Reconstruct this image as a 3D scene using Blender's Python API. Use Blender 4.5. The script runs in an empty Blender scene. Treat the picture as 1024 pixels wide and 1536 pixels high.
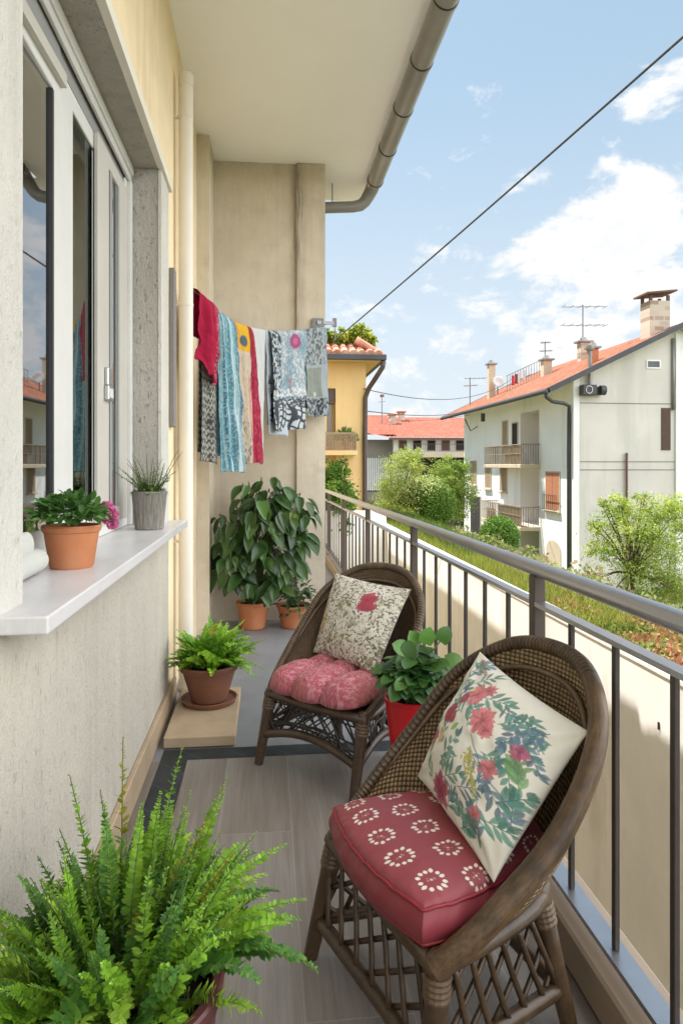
import bpy, math, random
import numpy as np
from mathutils import Vector, Matrix
random.seed(7); rng = np.random.default_rng(11)
scn = bpy.context.scene
col = scn.collection
pi = math.pi

# ------------------------------------------------------------------ camera geometry
F, H, Y0 = 1024.0, 1.38, 697.0
TH = math.atan((512-400)/F); CT, ST = math.cos(TH), math.sin(TH)
def W(px, py, zc):
    xc = (px-512)/F*zc
    return (xc*CT+zc*ST, zc*CT-xc*ST, H-(py-Y0)/F*zc)
def PX(px, py, X): return W(px, py, X/((px-512)/F*CT+ST))
def PY(px, py, Y): return W(px, py, Y/(CT-(px-512)/F*ST))
def PZ(px, py, Z): return W(px, py, (H-Z)*F/(py-Y0))

# ------------------------------------------------------------------ mesh helpers
class MB:
    def __init__(s): s.v=[]; s.f=[]; s.c=[]; s.uv=None
    def add(s, vs, fs, cs=None):
        n=len(s.v); s.v += [tuple(p) for p in vs]
        s.f += [tuple(i+n for i in f) for f in fs]
        if cs is not None: s.c += [tuple(q) for q in cs]
        return s
    def box(s, x0,x1,y0,y1,z0,z1):
        v=[(x0,y0,z0),(x1,y0,z0),(x1,y1,z0),(x0,y1,z0),(x0,y0,z1),(x1,y0,z1),(x1,y1,z1),(x0,y1,z1)]
        return s.add(v,[(0,3,2,1),(4,5,6,7),(0,1,5,4),(1,2,6,5),(2,3,7,6),(3,0,4,7)])
    def bbox(s, x0,x1,y0,y1,z0,z1,b=.005):
        "box with chamfered edges"
        xs=(x0,x1); ys=(y0,y1); zs=(z0,z1); v=[]; idx={}
        for i in (0,1):
            for j in (0,1):
                for k in (0,1):
                    for a in range(3):
                        p=[xs[i],ys[j],zs[k]]
                        for q in range(3):
                            if q!=a: p[q]+= b if (i,j,k)[q]==0 else -b
                        idx[i,j,k,a]=len(v); v.append(tuple(p))
        f=[]
        for a in range(3):
            b1,b2=(a+1)%3,(a+2)%3
            for e in (0,1):
                def key(p,q):
                    t=[0,0,0]; t[a]=e; t[b1]=p; t[b2]=q; return idx[t[0],t[1],t[2],a]
                q=[key(0,0),key(1,0),key(1,1),key(0,1)]
                f.append(q if e else q[::-1])
            # edges along axis a
            for p in (0,1):
                for q in (0,1):
                    t0=[0,0,0]; t0[a]=0; t0[b1]=p; t0[b2]=q; t1=list(t0); t1[a]=1
                    quad=[idx[t0[0],t0[1],t0[2],b1],idx[t1[0],t1[1],t1[2],b1],idx[t1[0],t1[1],t1[2],b2],idx[t0[0],t0[1],t0[2],b2]]
                    f.append(quad if (p==q) == False else quad[::-1])
        for i in (0,1):
            for j in (0,1):
                for k in (0,1):
                    t=[idx[i,j,k,0],idx[i,j,k,1],idx[i,j,k,2]]
                    f.append(t if (i+j+k)%2 else t[::-1])
        return s.add(v,f)
    def tube(s, pts, r, n=8, closed=False, caps=True, sq=None):
        P=[Vector(p) for p in pts]; m=len(P)
        R=r if isinstance(r,(list,tuple)) else [r]*m
        vs=[]; fs=[]; nrm=None
        for i in range(m):
            if closed: t=(P[(i+1)%m]-P[i-1])
            else: t=P[min(i+1,m-1)]-P[max(i-1,0)]
            t.normalize()
            if nrm is None:
                a=Vector((0,0,1)) if abs(t.z)<.9 else Vector((1,0,0))
                nrm=(a-t*a.dot(t)).normalized()
            else:
                nrm=(nrm-t*nrm.dot(t))
                nrm=nrm.normalized() if nrm.length>1e-6 else t.orthogonal().normalized()
            b=t.cross(nrm)
            for k in range(n):
                a=2*pi*(k+.5)/n
                rr=R[i]
                vs.append(P[i]+nrm*(math.cos(a)*rr)+b*(math.sin(a)*rr*(sq or 1)))
        for i in range(m if closed else m-1):
            j=(i+1)%m
            for k in range(n):
                l=(k+1)%n; fs.append((i*n+k,i*n+l,j*n+l,j*n+k))
        if caps and not closed:
            fs.append(tuple(range(n))[::-1]); fs.append(tuple((m-1)*n+k for k in range(n)))
        return s.add(vs,fs)
    def lathe(s, prof, cx=0, cy=0, n=40, wob=0):
        vs=[]; fs=[]; m=len(prof)
        for r,z in prof:
            for k in range(n):
                a=2*pi*k/n; q=1+wob*math.sin(3*a+z*9)
                vs.append((cx+r*q*math.cos(a),cy+r*q*math.sin(a),z))
        for i in range(m-1):
            for k in range(n):
                l=(k+1)%n; fs.append((i*n+k,i*n+l,(i+1)*n+l,(i+1)*n+k))
        fs.append(tuple(range(n))[::-1]); fs.append(tuple((m-1)*n+k for k in range(n)))
        return s.add(vs,fs)
    def bar(s, a, b, w, d, up=(0,0,1)):
        "rectangular bar from a to b; w across, d along up"
        a=Vector(a); b=Vector(b); t=(b-a).normalized(); u=Vector(up); x=t.cross(u)
        if x.length<1e-4: x=t.cross(Vector((1,0,0)))
        x.normalize(); u=x.cross(t)
        v=[]
        for p in (a,b):
            for sx,su in ((-1,-1),(1,-1),(1,1),(-1,1)): v.append(p+x*(sx*w/2)+u*(su*d/2))
        return s.add(v,[(0,1,2,3),(7,6,5,4),(0,4,5,1),(1,5,6,2),(2,6,7,3),(3,7,4,0)])
    def prism(s, poly, axis, a0, a1):
        "extrude polygon (list of 2-tuples) along axis x/y/z"
        n=len(poly); v=[]
        for t in (a0,a1):
            for p,q in poly:
                v.append({'x':(t,p,q),'y':(p,t,q),'z':(p,q,t)}[axis])
        f=[tuple(range(n)),tuple(range(2*n-1,n-1,-1))]+[(i,i+n,(i+1)%n+n,(i+1)%n) for i in range(n)]
        return s.add(v,f)

def wloc(o):
    v=Vector((0,0,0))
    while o is not None: v=v+o.location; o=o.parent
    return v

def npmesh(name, V, Fs, C=None, UV=None):
    me=bpy.data.meshes.new(name)
    V=np.asarray(V,dtype=np.float32); me.vertices.add(len(V)); me.vertices.foreach_set('co',V.ravel())
    if not isinstance(Fs,list): Fs=[Fs]
    nl=sum(f.size for f in Fs); npol=sum(len(f) for f in Fs)
    me.loops.add(nl); me.loops.foreach_set('vertex_index',np.concatenate([f.ravel() for f in Fs]).astype(np.int32))
    st=[];o=0
    for f in Fs:
        st.append(o+np.arange(len(f))*f.shape[1]); o+=f.size
    me.polygons.add(npol); me.polygons.foreach_set('loop_start',np.concatenate(st).astype(np.int32))
    me.update(calc_edges=True)
    if C is not None:
        a=me.attributes.new('Col','FLOAT_COLOR','POINT')
        C=np.asarray(C,dtype=np.float32)
        if C.shape[1]==3: C=np.concatenate([C,np.ones((len(C),1),np.float32)],1)
        a.data.foreach_set('color',C.ravel())
    if UV is not None:
        u=me.uv_layers.new(name='UVMap')
        li=np.concatenate([f.ravel() for f in Fs])
        u.data.foreach_set('uv',np.asarray(UV,dtype=np.float32)[li].ravel())
    return me

def link(name, me, mat, parent=None, smooth=False):
    o=bpy.data.objects.new(name, me); col.objects.link(o)
    me.materials.append(mat)
    if smooth: me.polygons.foreach_set('use_smooth',[True]*len(me.polygons))
    if parent is not None: o.parent=parent
    return o

def build(name, mb, mat, parent=None, smooth=False, local=False, recalc=True, auto=None):
    me=bpy.data.meshes.new(name)
    off=Vector((0,0,0)) if (local or parent is None) else wloc(parent)
    if parent is None and not local:
        # origin at the base centre
        xs=[p[0] for p in mb.v]; ys=[p[1] for p in mb.v]; zs=[p[2] for p in mb.v]
        off=Vector(((min(xs)+max(xs))/2,(min(ys)+max(ys))/2,min(zs)))
    me.from_pydata([(p[0]-off[0],p[1]-off[1],p[2]-off[2]) for p in mb.v],[],mb.f)
    if recalc:
        import bmesh
        b=bmesh.new(); b.from_mesh(me); bmesh.ops.recalc_face_normals(b,faces=b.faces); b.to_mesh(me); b.free()
    me.update()
    o=link(name,me,mat,parent,smooth)
    if parent is None and not local: o.location=off
    if smooth and auto is not None:
        me.set_sharp_from_angle(angle=math.radians(auto))
    return o

def buildnp(name, V, Fs, mat, parent=None, C=None, UV=None, smooth=False, local=False):
    V=np.asarray(V,dtype=np.float64)
    if parent is not None and not local: off=np.array(wloc(parent))
    elif parent is None and not local:
        off=np.array([(V[:,0].min()+V[:,0].max())/2,(V[:,1].min()+V[:,1].max())/2,V[:,2].min()])
    else: off=np.zeros(3)
    o=link(name,npmesh(name,V-off,Fs,C,UV),mat,parent,smooth)
    if parent is None and not local: o.location=off
    return o

def tag(o, label, cat, group=None, kind=None):
    o['label']=label; o['category']=cat
    if group: o['group']=group
    if kind: o['kind']=kind
    return o
def thing(name, label, cat, loc=(0,0,0), rz=0, group=None):
    o=bpy.data.objects.new(name,None); col.objects.link(o); o.empty_display_size=.1
    o.location=loc; o.rotation_euler=(0,0,rz)
    return tag(o,label,cat,group)
def struct(o, label, cat):
    o['kind']='structure'; o['label']=label; o['category']=cat; return o

# ------------------------------------------------------------------ materials
class NT:
    def __init__(s, name):
        s.m=bpy.data.materials.new(name); s.m.use_nodes=True; s.t=s.m.node_tree; s.t.nodes.clear()
        s.out=s.n('ShaderNodeOutputMaterial')
    def n(s, typ, **kw):
        x=s.t.nodes.new(typ)
        for k,v in kw.items():
            if k.startswith('_'): setattr(x,k[1:],v)
            else: x.inputs[k.replace('__',' ')].default_value=v
        return x
    def l(s,a,b): s.t.links.new(a,b)
    def noise(s, vec, scale, detail=4, rough=.55, sc=None):
        if sc is not None:
            mp=s.n('ShaderNodeMapping'); mp.inputs['Scale'].default_value=sc; s.l(vec,mp.inputs['Vector']); vec=mp.outputs[0]
        x=s.n('ShaderNodeTexNoise'); x.inputs['Scale'].default_value=scale; x.inputs['Detail'].default_value=detail; x.inputs['Roughness'].default_value=rough
        s.l(vec,x.inputs['Vector']); return x.outputs['Fac']
    def ramp(s, fac, stops):
        r=s.n('ShaderNodeValToRGB'); e=r.color_ramp.elements
        while len(e)<len(stops): e.new(.5)
        for i,(p,c) in enumerate(stops):
            e[i].position=p; e[i].color=tuple(c)+(1,) if len(c)==3 else c
        s.l(fac,r.inputs[0]); return r.outputs[0]
    def mix(s, fac, a, b, mode='MIX'):
        x=s.n('ShaderNodeMix',_data_type='RGBA',_blend_type=mode)
        for k,v in ((0,fac),(6,a),(7,b)):
            if hasattr(v,'links') or isinstance(v,bpy.types.NodeSocket): s.l(v,x.inputs[k])
            else: x.inputs[k].default_value=(tuple(v)+(1,)) if isinstance(v,(tuple,list)) else v
        return x.outputs[2]
    def math(s, op, a, b=0.0, c=None):
        x=s.n('ShaderNodeMath',_operation=op)
        for i,v in enumerate((a,b,c)):
            if v is None: continue
            if isinstance(v,bpy.types.NodeSocket): s.l(v,x.inputs[i])
            else: x.inputs[i].default_value=v
        return x.outputs[0]
    def bump(s, hgt, strength=.3, dist=.01, nrm=None):
        b=s.n('ShaderNodeBump',Strength=strength,Distance=dist); s.l(hgt,b.inputs['Height'])
        if nrm is not None: s.l(nrm,b.inputs['Normal'])
        return b.outputs[0]
    def pr(s, color, rough=.6, metallic=0, spec=.5, normal=None, **kw):
        p=s.n('ShaderNodeBsdfPrincipled'); p.inputs['Metallic'].default_value=metallic
        p.inputs['Specular IOR Level'].default_value=spec
        if isinstance(rough,bpy.types.NodeSocket): s.l(rough,p.inputs['Roughness'])
        else: p.inputs['Roughness'].default_value=rough
        if isinstance(color,bpy.types.NodeSocket): s.l(color,p.inputs['Base Color'])
        else: p.inputs['Base Color'].default_value=tuple(color)+(1,)
        if normal is not None: s.l(normal,p.inputs['Normal'])
        for k,v in kw.items(): p.inputs[k.replace('__',' ')].default_value=v
        s.l(p.outputs[0],s.out.inputs[0]); return p
    def oc(s): return s.n('ShaderNodeTexCoord').outputs['Object']
    def uv(s): return s.n('ShaderNodeTexCoord').outputs['UV']

def mk(name, c, rough=.6, var=.12, vs=3, bs=60, bump=.15, bd=.004, metallic=0, spec=.4, sc=None, dirt=None, dsc=(5,5,.5)):
    t=NT(name); v=t.oc()
    n1=t.noise(v,vs,5,.6,sc)
    lo=tuple(x*(1-var) for x in c); hi=tuple(min(1,x*(1+var)) for x in c)
    cc=t.ramp(n1,[(.3,lo),(.7,hi)])
    if dirt:
        dn=t.noise(v,1.0,6,.65,dsc); m=t.ramp(dn,[(.52,(0,0,0)),(.72,(1,1,1))])
        mm=t.math('MULTIPLY',m,.55); cc=t.mix(mm,cc,dirt)
    nm=None
    if bump:
        n2=t.noise(v,bs,6,.6,sc); nm=t.bump(n2,bump,bd)
    t.pr(cc,rough,metallic,spec,nm)
    return t.m

def stucco(name, c, dirt, coarse=.7, pits=.5):
    t=NT(name); v=t.oc()
    n1=t.noise(v,1.6,6,.65); cc=t.ramp(n1,[(.3,tuple(x*.88 for x in c)),(.7,tuple(min(1,x*1.06) for x in c))])
    st=t.noise(v,1,6,.7,(9,9,.7)); cc=t.mix(t.math('MULTIPLY',t.ramp(st,[(.5,(0,0,0)),(.75,(1,1,1))]),.35),cc,dirt)
    pit=t.noise(v,75,3,.6,(1,1,.38)); pm=t.ramp(pit,[(.60,(0,0,0)),(.72,(1,1,1))]); cc=t.mix(t.math('MULTIPLY',pm,pits),cc,dirt)
    sp=t.noise(v,260,2,.6); cc=t.mix(t.math('MULTIPLY',t.ramp(sp,[(.52,(0,0,0)),(.66,(1,1,1))]),pits*.7),cc,dirt)
    ch=t.noise(v,11,3,.6,(1,1,.8)); cm=t.ramp(ch,[(.79,(0,0,0)),(.80,(1,1,1))]); cc=t.mix(t.math('MULTIPLY',cm,.75),cc,tuple(x*.55 for x in dirt))
    fine=t.noise(v,190,4,.7,(1,1,.6)); med=t.noise(v,60,4,.65,(1,1,.4))
    hh=t.math('ADD',t.math('MULTIPLY',fine,.6),med)
    hh=t.math('SUBTRACT',hh,t.math('MULTIPLY',pm,.5))
    t.pr(cc,.92,0,.2,t.bump(hh,coarse,.02)); return t.m

M={}
M['wall_white']=stucco('white_stucco',(.66,.635,.575),(.36,.33,.28),.55,.42)
M['wall_cream_dim']=stucco('dimmed_cream_stucco',(.60,.555,.47),(.34,.305,.245),.6,.5)  # cream stucco, darkened to build the low wall's light falloff into its colour
M['wall_grey']=stucco('grey_roughcast',(.57,.535,.475),(.25,.23,.20),.95,.6)
M['wall_yellow']=mk('yellow_plaster',(.80,.655,.43),.85,.10,2.2,90,.15,dirt=(.55,.42,.25))
M['ceiling']=mk('cream_ceiling_paint',(.93,.92,.90),.9,.03,.8,120,.05)
M['pipe_white']=mk('cream_pipe_paint',(.74,.69,.60),.55,.06,2,80,.05)
M['tan_stone']=mk('tan_stone',(.42,.315,.205),.75,.18,4,60,.2,dirt=(.2,.15,.1),dsc=(4,4,4))
M['sill']=mk('white_sill_marble',(.63,.61,.61),.3,.06,5,30,.03,dirt=(.45,.42,.40),dsc=(9,3,3))
M['frame_white']=mk('white_aluminium',(.64,.63,.60),.4,.06,3,60,.03,spec=.5)
M['frame_beige']=mk('beige_aluminium',(.50,.475,.42),.45,.05,3,60,.03)
M['frame_grey']=mk('grey_aluminium',(.27,.27,.26),.45,.05,3,60,.03)
M['gasket']=mk('black_rubber',(.03,.03,.03),.6,.1,3,60,.03)
M['chrome']=mk('brushed_steel',(.55,.55,.56),.3,.05,30,200,.05,metallic=1)
M['gutter']=mk('brown_grey_gutter',(.26,.25,.235),.36,.12,3,60,.04,metallic=.3)
M['rail_steel']=mk('grey_painted_rail',(.40,.405,.43),.30,.05,12,160,.04,metallic=.85)
M['bal_dark']=mk('dark_iron',(.055,.047,.043),.5,.2,8,90,.1,metallic=.3)
M['bal_brown']=mk('dark_brown_post',(.085,.065,.055),.55,.15,8,90,.1)
M['kerb']=mk('tan_kerb_paint',(.33,.26,.195),.7,.1,3,60,.12,dirt=(.2,.16,.12),dsc=(3,3,3))
M['grey_slat']=mk('grey_shutter_metal',(.20,.19,.18),.55,.08,3,60,.05)

def m_endwall():
    t=NT('beige_stained_plaster'); v=t.oc()
    n1=t.noise(v,1.3,6,.65); cc=t.ramp(n1,[(.3,(.58,.50,.38)),(.7,(.73,.655,.535))])
    st=t.noise(v,1,6,.75,(7,7,.7)); g=t.noise(v,.9,4,.6)
    m=t.math('MULTIPLY',t.ramp(st,[(.46,(0,0,0)),(.66,(1,1,1))]),t.ramp(g,[(.40,(0,0,0)),(.62,(1,1,1))]))
    cc=t.mix(t.math('MULTIPLY',m,.34),cc,(.30,.26,.21)); mo=t.noise(v,5,6,.7); cc=t.mix(t.math('MULTIPLY',t.ramp(mo,[(.5,(0,0,0)),(.72,(1,1,1))]),.28),cc,(.36,.31,.24))
    # rain streak beside the pilaster edge and grime along the top
    sx=t.n('ShaderNodeSeparateXYZ'); t.l(v,sx.inputs[0])
    dx=t.math('ABSOLUTE',t.math('SUBTRACT',sx.outputs[0],.275)); band=t.n('ShaderNodeMapRange'); band.inputs[1].default_value=.0; band.inputs[2].default_value=.085; band.inputs[3].default_value=1; band.inputs[4].default_value=0
    t.l(dx,band.inputs[0])
    up=t.n('ShaderNodeMapRange'); up.inputs[1].default_value=1.9; up.inputs[2].default_value=3.6; t.l(sx.outputs[2],up.inputs[0])
    br=t.noise(v,1,5,.7,(28,28,2.2)); bm=t.ramp(br,[(.34,(0,0,0)),(.6,(1,1,1))])
    k=t.math('MULTIPLY',t.math('MULTIPLY',band.outputs[0],up.outputs[0]),bm)
    cc=t.mix(t.math('MULTIPLY',k,.95),cc,(.19,.165,.135))
    tp=t.n('ShaderNodeMapRange'); tp.inputs[1].default_value=3.86; tp.inputs[2].default_value=4.05; t.l(sx.outputs[2],tp.inputs[0])
    tk=t.math('MULTIPLY',tp.outputs[0],t.noise(v,14,4,.6)); cc=t.mix(t.math('MULTIPLY',tk,.7),cc,(.3,.26,.2))
    hh=t.math('ADD',t.noise(v,70,5,.65),t.math('MULTIPLY',t.noise(v,6,3,.5),1.5))
    t.pr(cc,.9,0,.2,t.bump(hh,.3,.006)); return t.m
M['end_wall']=m_endwall()

def m_planks():
    t=NT('wood_look_porcelain'); v=t.oc(); sx=t.n('ShaderNodeSeparateXYZ'); t.l(v,sx.inputs[0])
    u=t.math('DIVIDE',t.math('SUBTRACT',sx.outputs[0],.093+10*.273),.273)
    fl=t.math('FLOOR',u); fr=t.math('SUBTRACT',u,fl)
    yy=t.math('ADD',t.math('DIVIDE',sx.outputs[1],2.4),t.math('MULTIPLY',fl,.37)); fy=t.math('FRACT',yy)
    j1=t.math('LESS_THAN',fr,.010); j2=t.math('LESS_THAN',fy,.0012); jm=t.math('MAXIMUM',j1,j2)
    cx=t.n('ShaderNodeCombineXYZ'); t.l(sx.outputs[0],cx.inputs[0]); t.l(sx.outputs[1],cx.inputs[1])
    t.l(t.math('ADD',t.math('MULTIPLY',fl,3.7),t.math('MULTIPLY',t.math('FLOOR',yy),1.9)),cx.inputs[2])
    g1=t.noise(cx.outputs[0],1,7,.65,(38,1.6,1)); g2=t.noise(cx.outputs[0],1,5,.6,(150,4,1)); big=t.noise(cx.outputs[0],1,4,.5,(3.2,.9,1))
    g=t.math('ADD',t.math('MULTIPLY',g1,.6),t.math('MULTIPLY',g2,.4))
    c=t.ramp(g,[(.30,(.18,.162,.145)),(.5,(.24,.218,.197)),(.70,(.305,.28,.256))])
    c=t.mix(t.ramp(big,[(.35,(0,0,0)),(.7,(1,1,1))]),c,(.74,.67,.62),'MULTIPLY')
    c=t.mix(t.math('MULTIPLY',jm,.38),c,(.46,.42,.38))
    rg=t.math('ADD',t.math('MULTIPLY',g,.25),.33)
    t.pr(c,rg,0,.4,t.bump(t.math('SUBTRACT',g,jm),.12,.003)); return t.m
M['planks']=m_planks()
M['far_floor']=mk('blue_grey_floor_tile',(.225,.23,.25),.42,.16,2.5,70,.1,sc=(1,1,1),dirt=(.13,.13,.14),dsc=(6,1.2,1))

def m_dark_tile():
    t=NT('dark_slate_tile'); v=t.oc(); n=t.noise(v,5,7,.7); c=t.ramp(n,[(.3,(.012,.016,.019)),(.6,(.03,.037,.042)),(.8,(.09,.095,.10))])
    sx=t.n('ShaderNodeSeparateXYZ'); t.l(v,sx.inputs[0])
    fr=t.math('FRACT',t.math('DIVIDE',t.math('ADD',sx.outputs[0],sx.outputs[1]),.21)); j=t.math('LESS_THAN',fr,.014)
    c=t.mix(t.math('MULTIPLY',j,.6),c,(.15,.16,.16))
    t.pr(c,.5,0,.3,t.bump(n,.1,.003)); return t.m
M['dark_tile']=m_dark_tile()

def m_glass(name, tint, refl=.10, k=1.6):
    t=NT(name)
    tr=t.n('ShaderNodeBsdfTransparent'); tr.inputs[0].default_value=tuple(tint)+(1,)
    gl=t.n('ShaderNodeBsdfGlossy'); gl.inputs['Roughness'].default_value=.015; gl.inputs[0].default_value=(.95,.97,1,1)
    fr=t.n('ShaderNodeFresnel'); fr.inputs[0].default_value=1.6
    f2=t.math('MINIMUM',t.math('ADD',t.math('MULTIPLY',fr.outputs[0],k),refl),1.0)
    mx=t.n('ShaderNodeMixShader'); t.l(f2,mx.inputs[0]); t.l(tr.outputs[0],mx.inputs[1]); t.l(gl.outputs[0],mx.inputs[2]); t.l(mx.outputs[0],t.out.inputs[0])
    return t.m
M['glass']=m_glass('window_glass',(.55,.6,.57))
M['glass_green']=m_glass('tinted_glass',(.50,.57,.50),.0,.75)
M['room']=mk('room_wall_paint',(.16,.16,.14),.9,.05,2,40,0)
M['curtain']=mk('white_curtain',(.5,.5,.46),.9,.06,3,120,.1)
M['far_glass']=mk('dark_window_glass',(.045,.05,.055),.12,.25,2,20,0,spec=.7)

def m_attr(name, rough=.75, bump=.25, bs=900, trans=0, spec=.25, weave=True, sheen=0):
    t=NT(name); a=t.n('ShaderNodeAttribute',_attribute_name='Col')
    v=t.oc()
    n=t.noise(v,bs,3,.6)
    p=t.pr(a.outputs['Color'],rough,0,spec,t.bump(n,bump,.002))
    if sheen: p.inputs['Sheen Weight'].default_value=sheen
    if trans:
        tl=t.n('ShaderNodeBsdfTranslucent'); t.l(a.outputs['Color'],tl.inputs[0])
        mx=t.n('ShaderNodeMixShader',Fac=trans); t.l(p.outputs[0],mx.inputs[1]); t.l(tl.outputs[0],mx.inputs[2]); t.l(mx.outputs[0],t.out.inputs[0])
    return t.m
M['print']=m_attr('printed_cotton',.8,.25,700,sheen=.1)
M['satin']=m_attr('red_cotton_sateen',.48,.12,700,spec=.4)
M['cloth']=m_attr('hanging_cloth',.85,.3,500,.25)
M['leaf']=m_attr('leaf',.5,.1,40,.3,.4)
M['leaf_gloss']=m_attr('glossy_leaf',.33,.08,40,.12,.5)
M['leaf_far']=m_attr('tree_leaf',.6,.05,20,.35,.25)
M['bark']=mk('bark',(.12,.085,.06),.9,.3,8,40,.6,.02,sc=(1,1,.3))
M['stem']=mk('green_stem',(.10,.14,.04),.6,.2,10,60,.1)
M['soil']=mk('potting_soil',(.025,.018,.013),.95,.5,60,120,1.0,.02)
M['terracotta']=mk('terracotta',(.47,.175,.075),.7,.15,5,120,.1,dirt=(.5,.28,.17),dsc=(4,4,5))
M['terracotta_dark']=mk('brown_clay',(.20,.085,.05),.6,.15,5,120,.1)
M['burgundy']=mk('burgundy_glaze',(.095,.030,.030),.34,.2,4,60,.06)
M['red_plastic']=mk('red_plastic',(.55,.012,.02),.3,.06,3,60,.02,spec=.5)

def m_ribpot():
    t=NT('ribbed_grey_pot'); v=t.oc(); n=t.noise(v,1,4,.6,(120,120,6)); n2=t.noise(v,12,4,.6)
    c=t.ramp(t.math('ADD',t.math('MULTIPLY',n,.7),t.math('MULTIPLY',n2,.3)),[(.35,(.13,.12,.10)),(.65,(.30,.28,.245))])
    t.pr(c,.85,0,.2,t.bump(n,.8,.006)); return t.m
M['ribpot']=m_ribpot()

def m_wicker(name, nu, nv, dark, light):
    t=NT(name); uv=t.uv(); sx=t.n('ShaderNodeSeparateXYZ'); t.l(uv,sx.inputs[0])
    U=t.math('MULTIPLY',sx.outputs[0],nu); V=t.math('MULTIPLY',sx.outputs[1],nv)
    par=t.math('FLOORED_MODULO',t.math('ADD',t.math('FLOOR',U),t.math('FLOOR',V)),2.0)
    fu=t.math('ABSOLUTE',t.math('SINE',t.math('MULTIPLY',U,pi))); fv=t.math('ABSOLUTE',t.math('SINE',t.math('MULTIPLY',V,pi)))
    # over-strands along u where parity 0, along v where parity 1
    a=t.math('MULTIPLY',t.math('POWER',fv,.6),t.math('ADD',t.math('MULTIPLY',fu,.7),.3))
    b=t.math('MULTIPLY',t.math('POWER',fu,.6),t.math('ADD',t.math('MULTIPLY',fv,.7),.3))
    hh=t.math('ADD',t.math('MULTIPLY',a,t.math('SUBTRACT',1.0,par)),t.math('MULTIPLY',b,par))
    n=t.noise(t.oc(),26,5,.65); n2=t.noise(t.oc(),4,4,.6)
    k=t.math('MULTIPLY',hh,t.math('ADD',t.math('MULTIPLY',n,.9),t.math('MULTIPLY',n2,.35)))
    c=t.ramp(k,[(.10,dark),(.38,tuple((x+y)/2 for x,y in zip(dark,light))),(.72,light)])
    t.pr(c,.5,0,.45,t.bump(t.math('ADD',hh,t.math('MULTIPLY',n,.3)),.9,.006)); return t.m
M['wicker']=m_wicker('brown_wicker',118,46,(.045,.027,.012),(.42,.285,.14))
M['wicker2']=m_wicker('grey_brown_wicker',190,80,(.06,.038,.022),(.27,.175,.105))
def m_cane(name,c1,c2):
    t=NT(name); v=t.oc(); n=t.noise(v,7,6,.65); g=t.noise(v,60,4,.6); k=t.math('ADD',t.math('MULTIPLY',n,.7),t.math('MULTIPLY',g,.3))
    t.pr(t.ramp(k,[(.32,c1),(.68,c2)]),.36,0,.5,t.bump(g,.25,.003)); return t.m
M['cane']=m_cane('dark_cane',(.022,.013,.007),(.100,.058,.027))
M['cane2']=m_cane('worn_cane',(.03,.018,.011),(.10,.062,.037))
M['cane_wrap']=m_cane('wrapped_cane',(.05,.03,.016),(.15,.095,.05))
def m_wrap(name,c1,c2,count,split):
    t=NT(name); uv=t.uv(); sx=t.n('ShaderNodeSeparateXYZ'); t.l(uv,sx.inputs[0]); v=t.oc()
    ph=t.math('ADD',t.math('MULTIPLY',sx.outputs[0],count),t.math('MULTIPLY',sx.outputs[1],1.0))
    h=t.math('ABSOLUTE',t.math('SINE',t.math('MULTIPLY',ph,pi)))
    msk=t.math('LESS_THAN',t.math('ADD',sx.outputs[0],t.math('MULTIPLY',t.noise(v,30,3),.02)),split)
    hw=t.math('MULTIPLY',h,msk)
    n=t.noise(v,9,6,.65); mp=t.n('ShaderNodeMapping'); mp.inputs['Scale'].default_value=(9,3,1); t.l(uv,mp.inputs[0]); g=t.noise(mp.outputs[0],6,6,.7)
    k=t.math('ADD',t.math('MULTIPLY',n,.55),t.math('MULTIPLY',g,.45))
    k=t.math('MULTIPLY',k,t.math('ADD',t.math('MULTIPLY',t.math('POWER',hw,.5),.45),t.math('SUBTRACT',1.0,t.math('MULTIPLY',msk,.45))))
    c=t.ramp(k,[(.22,tuple(x*.5 for x in c1)),(.42,c1),(.60,c2),(.72,tuple(x*1.5 for x in c2))])
    t.pr(c,.42,0,.45,t.bump(t.math('ADD',hw,t.math('MULTIPLY',g,.5)),.55,.005)); return t.m
M['rim_wood']=m_wrap('wrapped_and_worn_cane',(.045,.026,.013),(.135,.078,.035),150,.60)
M['rim_wrapped']=m_wrap('finely_wrapped_cane',(.06,.037,.02),(.18,.115,.064),190,2.0)
M['piping']=mk('red_piping',(.24,.02,.03),.5,.1,30,300,.1)

# --- exterior materials
M['ext_white']=mk('white_render',(.86,.85,.83),.9,.05,.5,20,.1,dirt=(.55,.54,.5),dsc=(1,1,.15))
M['ext_gable_shaded']=mk('shade_toned_render',(.63,.60,.545),.9,.07,.5,20,.1,dirt=(.47,.455,.41),dsc=(1,1,.15))  # white render toned darker to put the gable's shade into the colour
M['balc_iron']=mk('light_brown_iron',(.30,.24,.17),.6,.2,5,30,.05)
M['ext_yellow']=mk('ochre_render',(.72,.52,.25),.9,.07,.6,20,.1,dirt=(.62,.42,.2),dsc=(1,1,.15))
M['ext_grey']=mk('grey_render',(.24,.215,.19),.9,.1,.6,20,.1)
M['ext_beige']=mk('beige_render',(.55,.46,.34),.9,.1,.6,20,.1)
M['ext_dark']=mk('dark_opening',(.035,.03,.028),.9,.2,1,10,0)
M['shutter_tan']=mk('tan_shutter_wood',(.33,.24,.15),.7,.2,3,30,.2,sc=(1,1,14))
M['shutter_red']=mk('red_brown_shutter',(.42,.17,.09),.7,.15,3,30,.2,sc=(1,1,14))
M['shutter_brown']=mk('brown_shutter',(.14,.075,.05),.7,.2,3,30,.2,sc=(1,1,14))
M['verge']=mk('dark_verge_metal',(.06,.06,.065),.5,.15,2,30,.05)
M['iron']=mk('brown_iron',(.09,.07,.055),.6,.2,5,30,.05)
M['balc_panel']=mk('ochre_balcony_panel',(.42,.31,.19),.8,.12,3,20,.1)
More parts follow.
